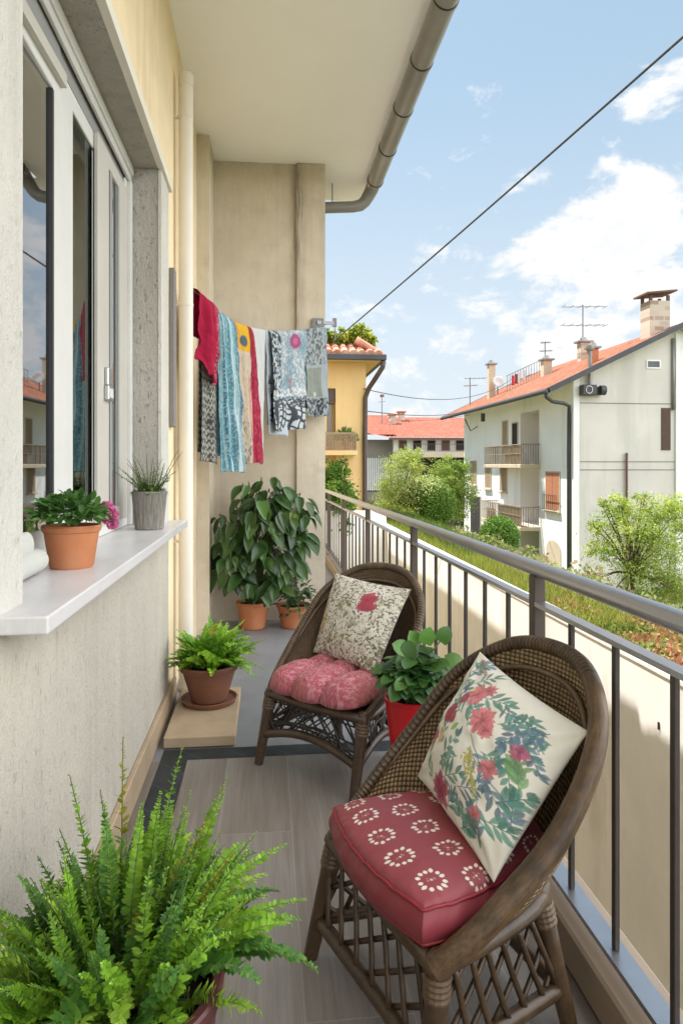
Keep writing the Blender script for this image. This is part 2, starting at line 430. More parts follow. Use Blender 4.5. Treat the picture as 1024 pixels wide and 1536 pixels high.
M['garden_wall']=mk('cream_garden_wall',(.70,.685,.65),.9,.09,1.2,70,.35,dirt=(.46,.41,.34),dsc=(2.2,2.2,.5))
M['brick_pale']=None
def m_tiles(name, a, b, c_, sx_, sy_):
    t=NT(name); v=t.oc()
    n=t.noise(v,1,3,.5,(sx_,sy_,1)); n2=t.noise(v,.8,5,.6)
    k=t.math('ADD',t.math('MULTIPLY',n,.6),t.math('MULTIPLY',n2,.4))
    t.pr(t.ramp(k,[(.3,a),(.5,b),(.7,c_)]),.85,0,.2,t.bump(n,.5,.03)); return t.m
M['tiles']=m_tiles('orange_roof_tiles',(.17,.062,.035),(.25,.10,.058),(.33,.165,.11),5,5)
M['tiles_red']=m_tiles('red_roof_tiles',(.19,.055,.036),(.27,.09,.058),(.35,.15,.105),3.5,3.5)
M['tiles_pale']=m_tiles('weathered_roof_tiles',(.38,.13,.09),(.55,.27,.19),(.68,.50,.42),5,5)
def m_chim():
    t=NT('pale_chimney_brick'); v=t.oc()
    b=t.n('ShaderNodeTexBrick',Scale=1.0); b.inputs['Color1'].default_value=(.60,.52,.42,1); b.inputs['Color2'].default_value=(.36,.26,.19,1); b.inputs['Mortar'].default_value=(.55,.49,.4,1)
    b.inputs['Brick Width'].default_value=.5; b.inputs['Row Height'].default_value=.24; b.inputs['Mortar Size'].default_value=.03
    mp=t.n('ShaderNodeMapping'); mp.inputs['Rotation'].default_value=(pi/2,0,0); t.l(v,mp.inputs[0]); t.l(mp.outputs[0],b.inputs[0])
    t.pr(b.outputs[0],.9,0,.2); return t.m
M['brick_pale']=m_chim()
M['grassy']=mk('garden_soil_green',(.10,.105,.045),.95,.45,1.5,12,.6,.05)
M['gravel']=mk('pale_gravel',(.36,.31,.25),.95,.3,9,30,.5,.03)
M['courtyard']=mk('courtyard_paving',(.48,.46,.43),.9,.12,.8,10,.1)
M['cable']=mk('black_cable',(.05,.05,.055),.5,.1,5,40,.05)
M['antenna']=mk('grey_antenna_metal',(.22,.22,.23),.4,.1,5,40,0,metallic=.6)
M['rope']=mk('clothes_line_cord',(.5,.5,.48),.8,.1,30,200,.2)

# ================================================================== BALCONY SHELL
CEIL=4.06
WX=-.55
YW0,YW1=1.62,3.67
fl=build('balcony_floor',MB().box(-.9,.96,-1.4,11,-.16,0),M['far_floor'])
struct(fl,'smooth blue grey concrete floor at the far half of the balcony','floor')
p=MB()
for x0,x1,y0,y1 in ((-.365,.812,-1.4,3.238),(-.55,-.492,-1.4,3.238)):
    p.add([(x0,y0,.004),(x1,y0,.004),(x1,y1,.004),(x0,y1,.004)],[(0,1,2,3)])
o=build('floor_planks',p,M['planks'],local=True); struct(o,'grey beige wood look floor planks in front of the wicker chairs','floor')
p=MB()
for x0,x1,y0,y1 in ((-.49,-.367,-1.4,3.36),(-.367,.812,3.24,3.36)):
    p.add([(x0,y0,.0045),(x1,y0,.0045),(x1,y1,.0045),(x0,y1,.0045)],[(0,1,2,3)])
o=build('floor_border',p,M['dark_tile'],local=True); struct(o,'narrow band of dark slate tiles edging the floor planks','floor')
cs=MB().box(-.9,.945,-1.5,6.9,CEIL,4.30).box(.9455,1.0,6.56,6.9,CEIL,4.30)
o=build('ceiling',cs,M['ceiling']); struct(o,'smooth cream painted ceiling slab over the balcony','ceiling')

hw=thing('house_wall','tall stuccoed balcony wall with a sliding window, white below and yellow above','wall',(-.6,2.6,0))
b=MB()
b.box(-.9,WX,-1.5,YW0,1.0275,3.0)
b.box(-.566,WX,YW1,3.94,1.022,2.935)
build('stucco_facing',b,M['wall_white'],hw)
build('lower_stucco',MB().box(-.566,WX,YW0+.001,3.94,0,1.022).box(-.9,WX,-1.5,YW0-.0,0,1.026),M['wall_cream_dim'],hw)
b=MB().box(-.74,-.567,1.45,3.94,2.935,3.0).box(-.9,-.567,YW1+.004,3.94,1.022,2.933).box(-.9,-.567,YW0+.002,3.94,0,1.02)
build('window_reveal',b,M['wall_grey'],hw)
b=MB().box(-.9,-.562,-1.5,6.4,3.002,CEIL).box(-.9,-.562,3.942,6.4,0,3.0)
build('yellow_plaster',b,M['wall_yellow'],hw)
b=MB().box(-.567,-.535,-1.5,3.985,2.935,2.985).box(-.5615,-.546,-1.5,3.985,2.987,3.02)
build('lintel_moulding',b,M['pipe_white'],hw)
b=MB().prism([(-.5655,1.468),(-.448,1.468),(-.448,3.965),(-.80,3.965),(-.80,1.6325),(-.5655,1.6325)],'z',1.0275,1.0665)
so_=build('window_sill',b,M['sill'],hw); bv=so_.modifiers.new('edge','BEVEL'); bv.width=.005; bv.segments=3
sk=MB().bbox(-.549,-.526,-1.4,4.1,.0055,.135,.004)
build('skirting',sk,M['tan_stone'],hw)
build('cover_strip',MB().bbox(-.561,-.53,4.03,4.12,1.60,2.52,.004),M['grey_slat'],hw)
# lamp bracket stub high on the wall
bk=MB().lathe([(.012,3.60),(.03,3.61),(.034,3.66),(.022,3.70),(.018,3.74)],-.50,2.78,14); bk.box(-.562,-.49,2.765,2.795,3.70,3.73)
build('wall_hook',bk,M['grey_slat'],hw,smooth=False)
# --- sliding window
def ring(y0,y1,z0,z1,w,xa,xb,mb=None):
    mb=mb or MB()
    mb.bbox(xa,xb,y0,y0+w,z0,z1,.003); mb.bbox(xa,xb,y1-w,y1,z0,z1,.003)
    mb.bbox(xa,xb,y0+w,y1-w,z0,z0+w,.003); mb.bbox(xa,xb,y0+w,y1-w,z1-w,z1,.003); return mb
win=MB()
ring(1.5,3.672,1.068,2.934,.045,-.80,-.715,win)
win.bbox(-.716,-.690,1.5,3.668,2.885,2.933,.003)           # stepped head trim
win.bbox(-.716,-.700,1.5,3.668,2.848,2.886,.003)
win.bbox(-.716,-.695,3.628,3.668,1.068,2.848,.003); win.bbox(-.735,-.716,3.58,3.627,1.068,2.848,.003)
wo=build('window',win,M['frame_white'],hw)
build('head_track',MB().box(-.79,-.722,1.546,2.50,2.70,2.885).box(-.79,-.727,2.50,3.58,2.79,2.885),M['frame_grey'],wo)
build('roller_slat',MB().bar((-.706,1.50,2.675),(-.706,2.47,2.715),.03,.045),M['frame_beige'],wo)
def sash(y0,y1,z1,xa,xb,w0,w1,wz,mat,gl='glass'):
    mb=MB(); mb.bbox(xa,xb,y0,y0+w0,1.112,z1,.003); mb.bbox(xa,xb,y1-w1,y1,1.112,z1,.003); mb.bbox(xa,xb,y0+w0,y1-w1,1.112,1.112+wz,.003); mb.bbox(xa,xb,y0+w0,y1-w1,z1-wz,z1,.003)
    s_=build('sash',mb,M[mat],wo)
    tl=.030 if gl=='glass' else 0.
    ya_,yb_=y0+w0-.005,y1-w1+.005; xo=xb-.007-tl*.9
    g=MB().prism([(xo-.005,ya_),(xo,ya_),(xo+tl*.85,yb_),(xo+tl*.85-.005,yb_)],'z',1.112+wz,z1-wz)
    build('glass_pane',g,M[gl],wo); return s_
sash(1.50,2.475,2.70,-.745,-.712,.05,.085,.055,'frame_white')
build('seal',MB().box(-.7435,-.7105,2.372,2.3895,1.17,2.64),M['gasket'],wo)
sash(2.515,3.25,2.79,-.760,-.728,.165,.08,.07,'frame_white','glass_green')
build('stile_groove',MB().box(-.73,-.7272,2.485,2.512,1.12,2.78).box(-.728,-.7268,2.958,2.975,1.19,2.70),M['frame_grey'],wo)
sash(2.985,3.58,2.79,-.7265,-.708,.20,.21,.07,'frame_beige')
build('mullion',MB().bbox(-.712,-.7035,3.20,3.235,1.18,2.72,.003).bbox(-.712,-.704,3.365,3.39,1.18,2.72,.003),M['frame_grey'],wo)
hd=MB().bbox(-.7075,-.690,3.095,3.165,1.73,1.81,.004).bbox(-.7075,-.686,3.085,3.18,1.665,1.7295,.004)
build('latch',hd,M['chrome'],wo); build('latch_recess',MB().box(-.6925,-.6845,3.10,3.165,1.677,1.718),M['frame_white'],wo)
# --- room behind the glass
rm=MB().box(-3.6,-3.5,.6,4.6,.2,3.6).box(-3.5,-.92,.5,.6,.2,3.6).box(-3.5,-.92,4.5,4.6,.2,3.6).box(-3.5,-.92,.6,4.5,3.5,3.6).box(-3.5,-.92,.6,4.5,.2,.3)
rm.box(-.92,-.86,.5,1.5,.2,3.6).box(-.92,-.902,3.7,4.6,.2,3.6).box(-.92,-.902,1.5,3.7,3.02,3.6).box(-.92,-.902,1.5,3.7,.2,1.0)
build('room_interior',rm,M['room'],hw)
cv=[];nn=90
cm=MB()
for i in range(nn):
    y=2.60+1.0*i/(nn-1); x=-.98+.03*math.sin(i*1.05)+.012*math.sin(i*.37)
    cm.v += [(x,y,1.05),(x,y,2.95)]
    if i: k=2*i; cm.f.append((k-2,k,k+1,k-1))
build('curtain',cm,M['curtain'],hw,smooth=True,recalc=False)
# --- unseen block mass above, below and beyond, added to cast shade
blk=MB().box(-7,-.905,-4,6.925,4.302,6.2).box(-7,-.905,-4,6.925,-4.6,-.17).box(-7,-3.62,-4,6.925,-.168,4.3).box(-3.6,-.905,4.65,6.925,-.168,4.3).box(-3.6,-.905,-4,.45,-.168,4.3)
blk.box(-7,.495,6.93,19,-4.6,5.38)  # hidden wing sized so its shadow falls along the garden wall
build('shade_block_mass',blk,M['wall_yellow'],hw)

ew=thing('end_wall','beige rain stained plaster wall closing the far end of the balcony','wall',(0,6.1,0))
build('plaster',MB().box(-.9,.265,6.1,6.4,0,CEIL-.003).box(.265,.517,6.062,6.4,0,CEIL-.003),M['end_wall'],ew)
build('corner_pier',MB().box(-.561,-.462,5.63,6.098,0,CEIL-.003),M['end_wall'],ew)

dp=thing('downpipe','cream round downpipe fixed upright on the wall next to the window','pipe',(-.492,4.27,0))
build('pipe',MB().tube([(-.492,4.27,.006),(-.492,4.27,3.76)],.043,24).lathe([(.047,3.70),(.047,3.77),(.03,3.785),(.001,3.787)],-.492,4.27,24),M['pipe_white'],dp,smooth=True,auto=40)
for z in (.9,2.35,3.5):
    build('bracket',MB().lathe([(.0455,z),(.0455,z+.018)],-.492,4.27,20).box(-.562,-.49,4.262,4.278,z+.002,z+.016),M['pipe_white'],dp)

gt=thing('rain_gutter','round brown grey metal gutter pipe hung along the roof edge','gutter',(1.0,2.6,4.03))
gz=lambda y:4.005+.012*(y-3.6)/2.6
build('pipe',MB().tube([(1.0,-1.4,gz(-1.4)),(1.0,6.30,gz(6.3))],.073,28),M['gutter'],gt,smooth=True,auto=40)
el=[(1.0,6.301,gz(6.3)),(1.0,6.36,4.03),(.99,6.42,3.995),(.965,6.455,3.95),(.93,6.47,3.895),(.89,6.475,3.862),(.82,6.475,3.845),(.2,6.475,3.80)]
build('elbow',MB().tube(el,[.066,.066,.064,.06,.057,.055,.053,.053],20),M['gutter'],gt,smooth=True,auto=50)
for y in (.4,1.05,1.75,2.45,3.1,3.75,4.35,4.95,5.6,6.24):
    build('joint_ring',MB().tube([(1.0,y,gz(y)),(1.0,y+.03,gz(y))],.078,28),M['gutter'],gt,smooth=True,auto=40)
    build('joint_seal',MB().tube([(1.0,y-.010,gz(y)),(1.0,y-.0005,gz(y))],.0765,28),M['gasket'],gt,smooth=True,auto=40)
build('hanger',MB().tube([(.62,6.475,3.84),(.62,6.475,4.06)],.006,6),M['gutter'],gt)

# ================================================================== RAILING
RX=.864
rl=thing('metal_railing','grey steel balcony railing with round handrail and thin dark balusters','railing',(RX,4.5,0.1))
hz=lambda y:1.05-.006*(y-1.3)
tz=lambda y:.943-.009*(y-1.3)
bz=.165
build('handrail',MB().tube([(RX,-.8,hz(-.8)),(RX,2,hz(2)),(RX,6,hz(6)),(RX,10.6,hz(10.6))],.0245,20),M['rail_steel'],rl,smooth=True,auto=50)
build('upper_rail',MB().bar((RX,-.8,tz(-.8)),(RX,10.6,tz(10.6)),.036,.014),M['rail_steel'],rl)
build('bottom_rail',MB().bar((RX,-.8,bz),(RX,10.6,bz),.055,.014),M['rail_steel'],rl)
py0=2.116; k=0
for i in range(-9,32):
    y=py0+(.2645 if i>0 else .2487)*i
    if i%7==0:
        build('post',MB().bbox(RX-.020,RX+.020,y-.022,y+.022,.122,hz(y)-.02,.004),M['bal_brown'],rl)
    else:
        build('baluster',MB().bbox(RX-.007,RX+.007,y-.009,y+.009,bz+.0072,tz(y)-.0075,.002),M['bal_dark'],rl)
kb=MB().bbox(.812,.958,-1.4,11,.0055,.12,.008)
o=build('balcony_kerb',kb,M['kerb']); tag(o,'low tan kerb running under the metal railing','kerb')

# ================================================================== PAINTING ON CLOTH (vertex colours that stay with the cloth)
class Cv:
    def __init__(s,nu,nv,base,asp=1.0):
        s.U,s.V=np.meshgrid(np.linspace(0,1,nu),np.linspace(0,1,nv)); s.asp=asp
        s.A=np.ones((nv,nu,3))*np.array(base); s.nu,s.nv=nu,nv
    def noise(s,fx,fy=None,oct=3):
        fy=fy or fx; out=0; amp=1; tot=0
        for k in range(oct):
            gx,gy=int(fx*2**k)+2,int(fy*2**k)+2; g=rng.random((gy,gx))
            x=s.U*(gx-1.001); y=s.V*(gy-1.001); i=x.astype(int); j=y.astype(int); a=x-i; b=y-j
            a=a*a*(3-2*a); b=b*b*(3-2*b)
            v=(g[j,i]*(1-a)+g[j,i+1]*a)*(1-b)+(g[j+1,i]*(1-a)+g[j+1,i+1]*a)*b
            out=out+v*amp; tot+=amp; amp*=.55
        return out/tot
    def blend(s,m,c):
        m=np.clip(m,0,1)[...,None]; s.A=s.A*(1-m)+m*(np.array(c) if not isinstance(c,np.ndarray) else c)
    def loc(s,x,y,ang):
        dx=(s.U-x)*s.asp; dy=s.V-y; ca,sa=math.cos(ang),math.sin(ang); return dx*ca+dy*sa,-dx*sa+dy*ca
    def ell(s,x,y,rx,ry,ang,c,al=1,soft=.25):
        p,q=s.loc(x,y,ang); d=np.sqrt((p/rx)**2+(q/ry)**2); s.blend(al*np.clip((1-d)/soft,0,1),c)
    def leaf(s,x,y,L,w,ang,c,al=1):
        p,q=s.loc(x,y,ang); t=p/L; ww=w*np.sin(np.clip(t,0,1)*pi)**.8; e=.0035
        m=np.where((t>0)&(t<1),np.clip((ww-np.abs(q))/e,0,1),0); s.blend(al*m,c)
        s.blend(al*.5*np.where((t>0.05)&(t<.95),np.clip((.0022-np.abs(q))/.0015,0,1),0),np.array(c)*.55)
    def stroke(s,pts,w,c,al=1):
        d=np.full(s.U.shape,9.)
        for (x0,y0),(x1,y1) in zip(pts[:-1],pts[1:]):
            ax=(x1-x0)*s.asp; ay=y1-y0; L=ax*ax+ay*ay+1e-9; px=(s.U-x0)*s.asp; py=s.V-y0
            t=np.clip((px*ax+py*ay)/L,0,1); d=np.minimum(d,np.hypot(px-t*ax,py-t*ay))
        s.blend(al*np.clip((w-d)/(w*.6),0,1),c)
    def bloom(s,x,y,r,c,n=13,dark=.55):
        c=np.array(c)
        for k in range(n):
            a=2*pi*k/n+random.uniform(-.2,.2); L=r*random.uniform(.75,1.1)
            s.leaf(x,y,L,r*.22,a,c*random.uniform(.8,1.25),.85)
        for k in range(n):
            a=random.uniform(0,2*pi); s.leaf(x,y,r*random.uniform(.4,.7),r*.10,a,c*random.uniform(dark,1.),.7)
        s.ell(x,y,r*.16,r*.16,0,c*dark,.8)
    def spray(s,x,y,L,ang,c,n=9,w=.012,ll=.07):
        c=np.array(c); x1,y1=x+L*math.cos(ang),y+L*math.sin(ang); s.stroke([(x,y),(x1,y1)],.0035,c*.7,.9)
        for k in range(n):
            t=(k+.5)/n; sd=1 if k%2 else -1
            s.leaf(x+(x1-x)*t,y+(y1-y)*t,ll*(1.1-.5*t)*random.uniform(.8,1.2),w,ang+sd*random.uniform(.55,.95),c*random.uniform(.7,1.35),.85)
        s.leaf(x1-(x1-x)*.1,y1-(y1-y)*.1,ll*.8,w,ang,c,.85)
    def flat(s): return np.clip(s.A.reshape(-1,3),0,1)

def gridF(nu,nv,off=0,flip=False):
    i=np.arange(nu-1)[None,:]; j=np.arange(nv-1)[:,None]; a=(j*nu+i+off).ravel()
    f=np.stack([a,a+1,a+1+nu,a+nu],1); return f[:,::-1].copy() if flip else f

def pillow(name, corners, T, cv, back, label, wr=.006, pinch=.085, parent=None, mat='print'):
    "corners BL,BR,TR,TL in world; front faces the side of (BR-BL)x(TL-BL)"
    nu,nv=cv.nu,cv.nv
    BL,BR,TR,TL=[np.array(c,float) for c in corners]
    a=cv.U*2-1; b=cv.V*2-1
    aa=a*(1-pinch*(1-b*b)*np.abs(a)); bb=b*(1-pinch*(1-a*a)*np.abs(b))
    u=((aa+1)/2)[...,None]; v=((bb+1)/2)[...,None]
    P=(BL*(1-u)+BR*u)*(1-v)+(TL*(1-u)+TR*u)*v
    nrm=np.cross(BR-BL,TL-BL); nrm/=np.linalg.norm(nrm)
    th=T*(np.clip((1-a*a),0,1)**.55*np.clip((1-b*b),0,1)**.55)*(1-.12*(a*a+b*b))
    nz=cv.noise(5,5,3)-.5
    rad=np.hypot(np.abs(a)-1,np.abs(b)-1); ang=np.arctan2(1.02-np.abs(b),1.02-np.abs(a))
    crease=np.sin(ang*9)*np.exp(-((rad-.35)/.25)**2)*.5
    w=(nz*1.6+crease*.8)*wr*1.5*np.clip(th/T*3,0,1)
    f=P+nrm*(th+w)[...,None]; g=P-nrm*(th*.75)[...,None]
    V=np.concatenate([f.reshape(-1,3),g.reshape(-1,3)]); N=nu*nv
    C=np.concatenate([cv.flat(),np.ones((N,3))*np.array(back)])
    o=buildnp(name,V,[gridF(nu,nv),gridF(nu,nv,N,True)],M[mat],None,C,smooth=True)
    import bmesh
    bm=bmesh.new(); bm.from_mesh(o.data); bmesh.ops.remove_doubles(bm,verts=bm.verts,dist=.0004); bm.to_mesh(o.data); bm.free()
    tag(o,label,'cushion'); return o

# ================================================================== WICKER CHAIRS
def catmull(P,n):
    P=[Vector(p) for p in P]; Q=[P[0]*2-P[1]]+P+[P[-1]*2-P[-2]]; out=[]
    m=len(P)-1
    for i in range(n):
        t=i/(n-1)*m; k=min(int(t),m-1); f=t-k; a,b,c_,d=Q[k],Q[k+1],Q[k+2],Q[k+3]
        out.append(.5*((2*b)+(c_-a)*f+(2*a-5*b+4*c_-d)*f*f+(3*b-a-3*c_+d)*f**3))
    return out
HALF=[(.262,.004,.318),(.284,.045,.355),(.306,.13,.425),(.322,.29,.565),(.288,.43,.73),(.160,.53,.838),(0,.56,.866)]
FRM=[(.268,.0,.335),(.262,.06,.335),(.250,.13,.335),(.222,.25,.335),(.180,.35,.335),(.10,.42,.335),(0,.44,.335)]
LOW=[(.262,.008,.335),(.258,.045,.335),(.245,.10,.335),(.222,.20,.335),(.185,.30,.335),(.10,.39,.335),(0,.415,.335)]
def chair(loc, ang, label, style):
    t=thing('wicker_chair',label,'chair',(loc[0],loc[1],.0045),math.radians(ang),'wicker armchairs on the balcony')
    cane=M['cane'] if style=='diamond' else M['cane2']; wk=M['wicker'] if style=='diamond' else M['wicker2']
    mir=lambda H_:[(-u,v,z) for u,v,z in H_]+[(u,v,z) for u,v,z in H_[-2::-1]]
    hoop=catmull(mir(HALF),97); low=catmull(mir(LOW),97); frm=catmull(mir(FRM),97)
    ns=22; V=np.zeros((ns,97,3)); UV=np.zeros((ns,97,2))
    for i in range(97):
        h_,l=hoop[i],low[i]; outd=Vector((h_.x,h_.y-.16,0)); outd.normalize()
        for j in range(ns):
            s_=j/(ns-1); p=l.lerp(h_,s_)+outd*(math.sin(pi*s_)*.030*min(1,(h_.z-.33)*5)); V[j,i]=p; UV[j,i]=(i/96,s_*(h_.z-.32)/.575)
    sh=buildnp('back_shell',V.reshape(-1,3),gridF(97,ns),wk,t,UV=UV.reshape(-1,2),smooth=True,local=True)
    sm=sh.modifiers.new('thick','SOLIDIFY'); sm.thickness=.016; sm.offset=0
    rim=[(p.x,p.y,p.z) for p in hoop]
    rr=[(.015+.0125*min(1,(i/96)**1.6*1.5)) if style=='diamond' else .0185 for i in range(97)]
    tb=MB().tube(rim,rr,18,caps=False); Vt=np.array([tuple(q) for q in tb.v]).reshape(97,18,3)
    Vt=np.concatenate([Vt,Vt[:,:1]],1); uu,vv=np.meshgrid(np.linspace(0,1,19),np.linspace(0,1,97)); 
    buildnp('back_rim',Vt.reshape(-1,3),gridF(19,97,0,True),M['rim_wood'] if style=='diamond' else M['rim_wrapped'],t,UV=np.stack([vv,uu],-1).reshape(-1,2),smooth=True,local=True)
    # inner wrapped coil just inside the rim
    ins=[(lambda q:(q.x,q.y-.006,q.z))(hoop[i].lerp(low[i],.13)) for i in range(6,91)]
    build('rim_coil',MB().tube(ins,.008,8),M['cane_wrap'],t,smooth=True,local=True)
    fr=[(-.275,0,.325),(0,-.008,.325),(.275,0,.325)]+[(p.x,p.y,.325) for p in low[::-1][4:-4:6]]
    fr=[(-.275,.004,.322),(-.1,-.004,.322),(.1,-.004,.322),(.275,.004,.322)]+[(p.x,p.y+.004,.322) for p in reversed(frm[4:-4:4])]
    build('seat_frame',MB().tube(fr,.021,10,closed=True),cane,t,smooth=True,local=True)
    dk=[(p[0]*.95,.02+(p[1]-.02)*.95) for p in fr]
    build('seat_deck',MB().prism(dk,'z',.322,.350),wk,t,local=True) if False else None
    d=MB(); nd=len(dk); d.add([(x,y,.34) for x,y in dk]+[(x,y,.315) for x,y in dk],[tuple(range(nd)),tuple(range(2*nd-1,nd-1,-1))]+[(i,(i+1)%nd,(i+1)%nd+nd,i+nd) for i in range(nd)])
    build('seat_deck',d,cane,t,local=True)
    legs={'fl':((-.262,.012,.32),(-.285,-.055,.0)),'fr':((.262,.012,.32),(.268,-.012,.0)),'bl':((-.165,.365,.32),(-.20,.44,.0)),'br':((.165,.365,.32),(.215,.42,.0))}
    if style!='diamond': legs['fl']=((-.262,.012,.32),(-.300,-.03,.0)); legs['fr']=((.262,.012,.32),(.262,-.055,.0))
    at={}
    for k,(a,b_) in legs.items():
        a=Vector(a); b_=Vector(b_); pts=[a+Vector((0,0,.032)),a+Vector((0,0,.024))]+[a.lerp(b_,i/6) for i in range(7)]
        build('leg',MB().tube(pts,[.012,.024,.0275,.0265,.025,.024,.023,.022,.020],12),cane,t,smooth=True,local=True,auto=50)
        bp_=[a.lerp(b_,.05+.02*i) for i in range(9)]; build('binding',MB().tube(bp_,[.0288,.0308]*4+[.0288],14),M['cane_wrap'],t,local=True)
        at[k]=lambda z,a=a,b_=b_: a.lerp(b_,(a.z-z)/(a.z-b_.z))
    sides=[('fl','fr'),('fr','br'),('bl','fl'),('br','bl')]
    for n_,(k0,k1) in enumerate(sides):
        if style=='diamond':
            z0=.105; P=[at[k0](z0).lerp(at[k1](z0),i/10) for i in range(11)]
            arch=lambda p_:z0
            P=[(q.x,q.y,q.z) for q in P]
            lowz=[z0]*11
        else:
            lowf=lambda p_:.135+.055*math.sin(pi*p_)
            P=[at[k0](.13).lerp(at[k1](.13),i/14) for i in range(15)]
            P=[(q.x,q.y,lowf(i/14)) for i,q in enumerate(P)]
        build('stretcher',MB().tube(P,.019,10),cane,t,smooth=True,local=True)
        if n_==3 : continue
        lat=MB()
        def pan(p_,q_,o_=0):
            zt=.305; zb=.11 if style=='diamond' else .145+.055*math.sin(pi*p_)
            z=zb+(zt-zb)*q_
            a=at[k0](z); b_=at[k1](z); r_=a.lerp(b_,p_); nn_=Vector((b_.y-a.y,a.x-b_.x,0)).normalized(); return r_+nn_*o_
        def rod(p0,q0,p1,q1,rad,o_):
            # clip to the panel
            t0,t1=0.,1.
            for s0,s1 in ((p0,p1),(q0,q1)):
                dlt=s1-s0
                if abs(dlt)<1e-9:
                    if s0<0 or s0>1: return
                    continue
                ta,tb=sorted(((0-s0)/dlt,(1-s0)/dlt)); t0=max(t0,ta); t1=min(t1,tb)
            if t1-t0<.04: return
            wob=random.uniform(-.004,.004)
            pts=[pan(p0+(p1-p0)*(t0+(t1-t0)*i/5),q0+(q1-q0)*(t0+(t1-t0)*i/5),o_+wob*math.sin(pi*i/5)) for i in range(6)]
            lat.tube(pts,rad,6)
        if style=='diamond':
            for i in range(-1,9):
                x=i/7+random.uniform(-.008,.008); rod(x-.02,1.02,x+.13,-.02,.0078,.005)
            for i in range(-3,6):
                x=i/4.6; rod(x,-.02,x+.55,1.02,.0072,-.007)
            pass
        else:
            for i in range(44):
                x=random.uniform(-.25,1.25); dx=random.choice((-1,1))*random.uniform(.12,.36); rod(x,1.05,x+dx,-.05,random.uniform(.0032,.0046),random.uniform(-.008,.008))
            for i in range(5):
                q=random.uniform(.05,.95); rod(-.05,q,1.05,q+random.uniform(-.4,.4),random.uniform(.003,.004),random.uniform(-.006,.006))
        build('lattice_panel',lat,M['bal_dark'] if style!='diamond' else cane,t,smooth=True,local=True)
    return t
NC=((.264,1.653),-71.5); FC=((.20,2.976),-44.0)
def CT_(ch,u,v,z):
    a=math.radians(ch[1]); return (ch[0][0]+u*math.cos(a)-v*math.sin(a), ch[0][1]+u*math.sin(a)+v*math.cos(a), z)
chair(NC[0],NC[1],'brown wicker tub chair with diamond lattice apron, holding the red box cushion','diamond')
chair(FC[0],FC[1],'grey brown wicker tub chair with twig apron and arched braces, farther from the camera','twig')

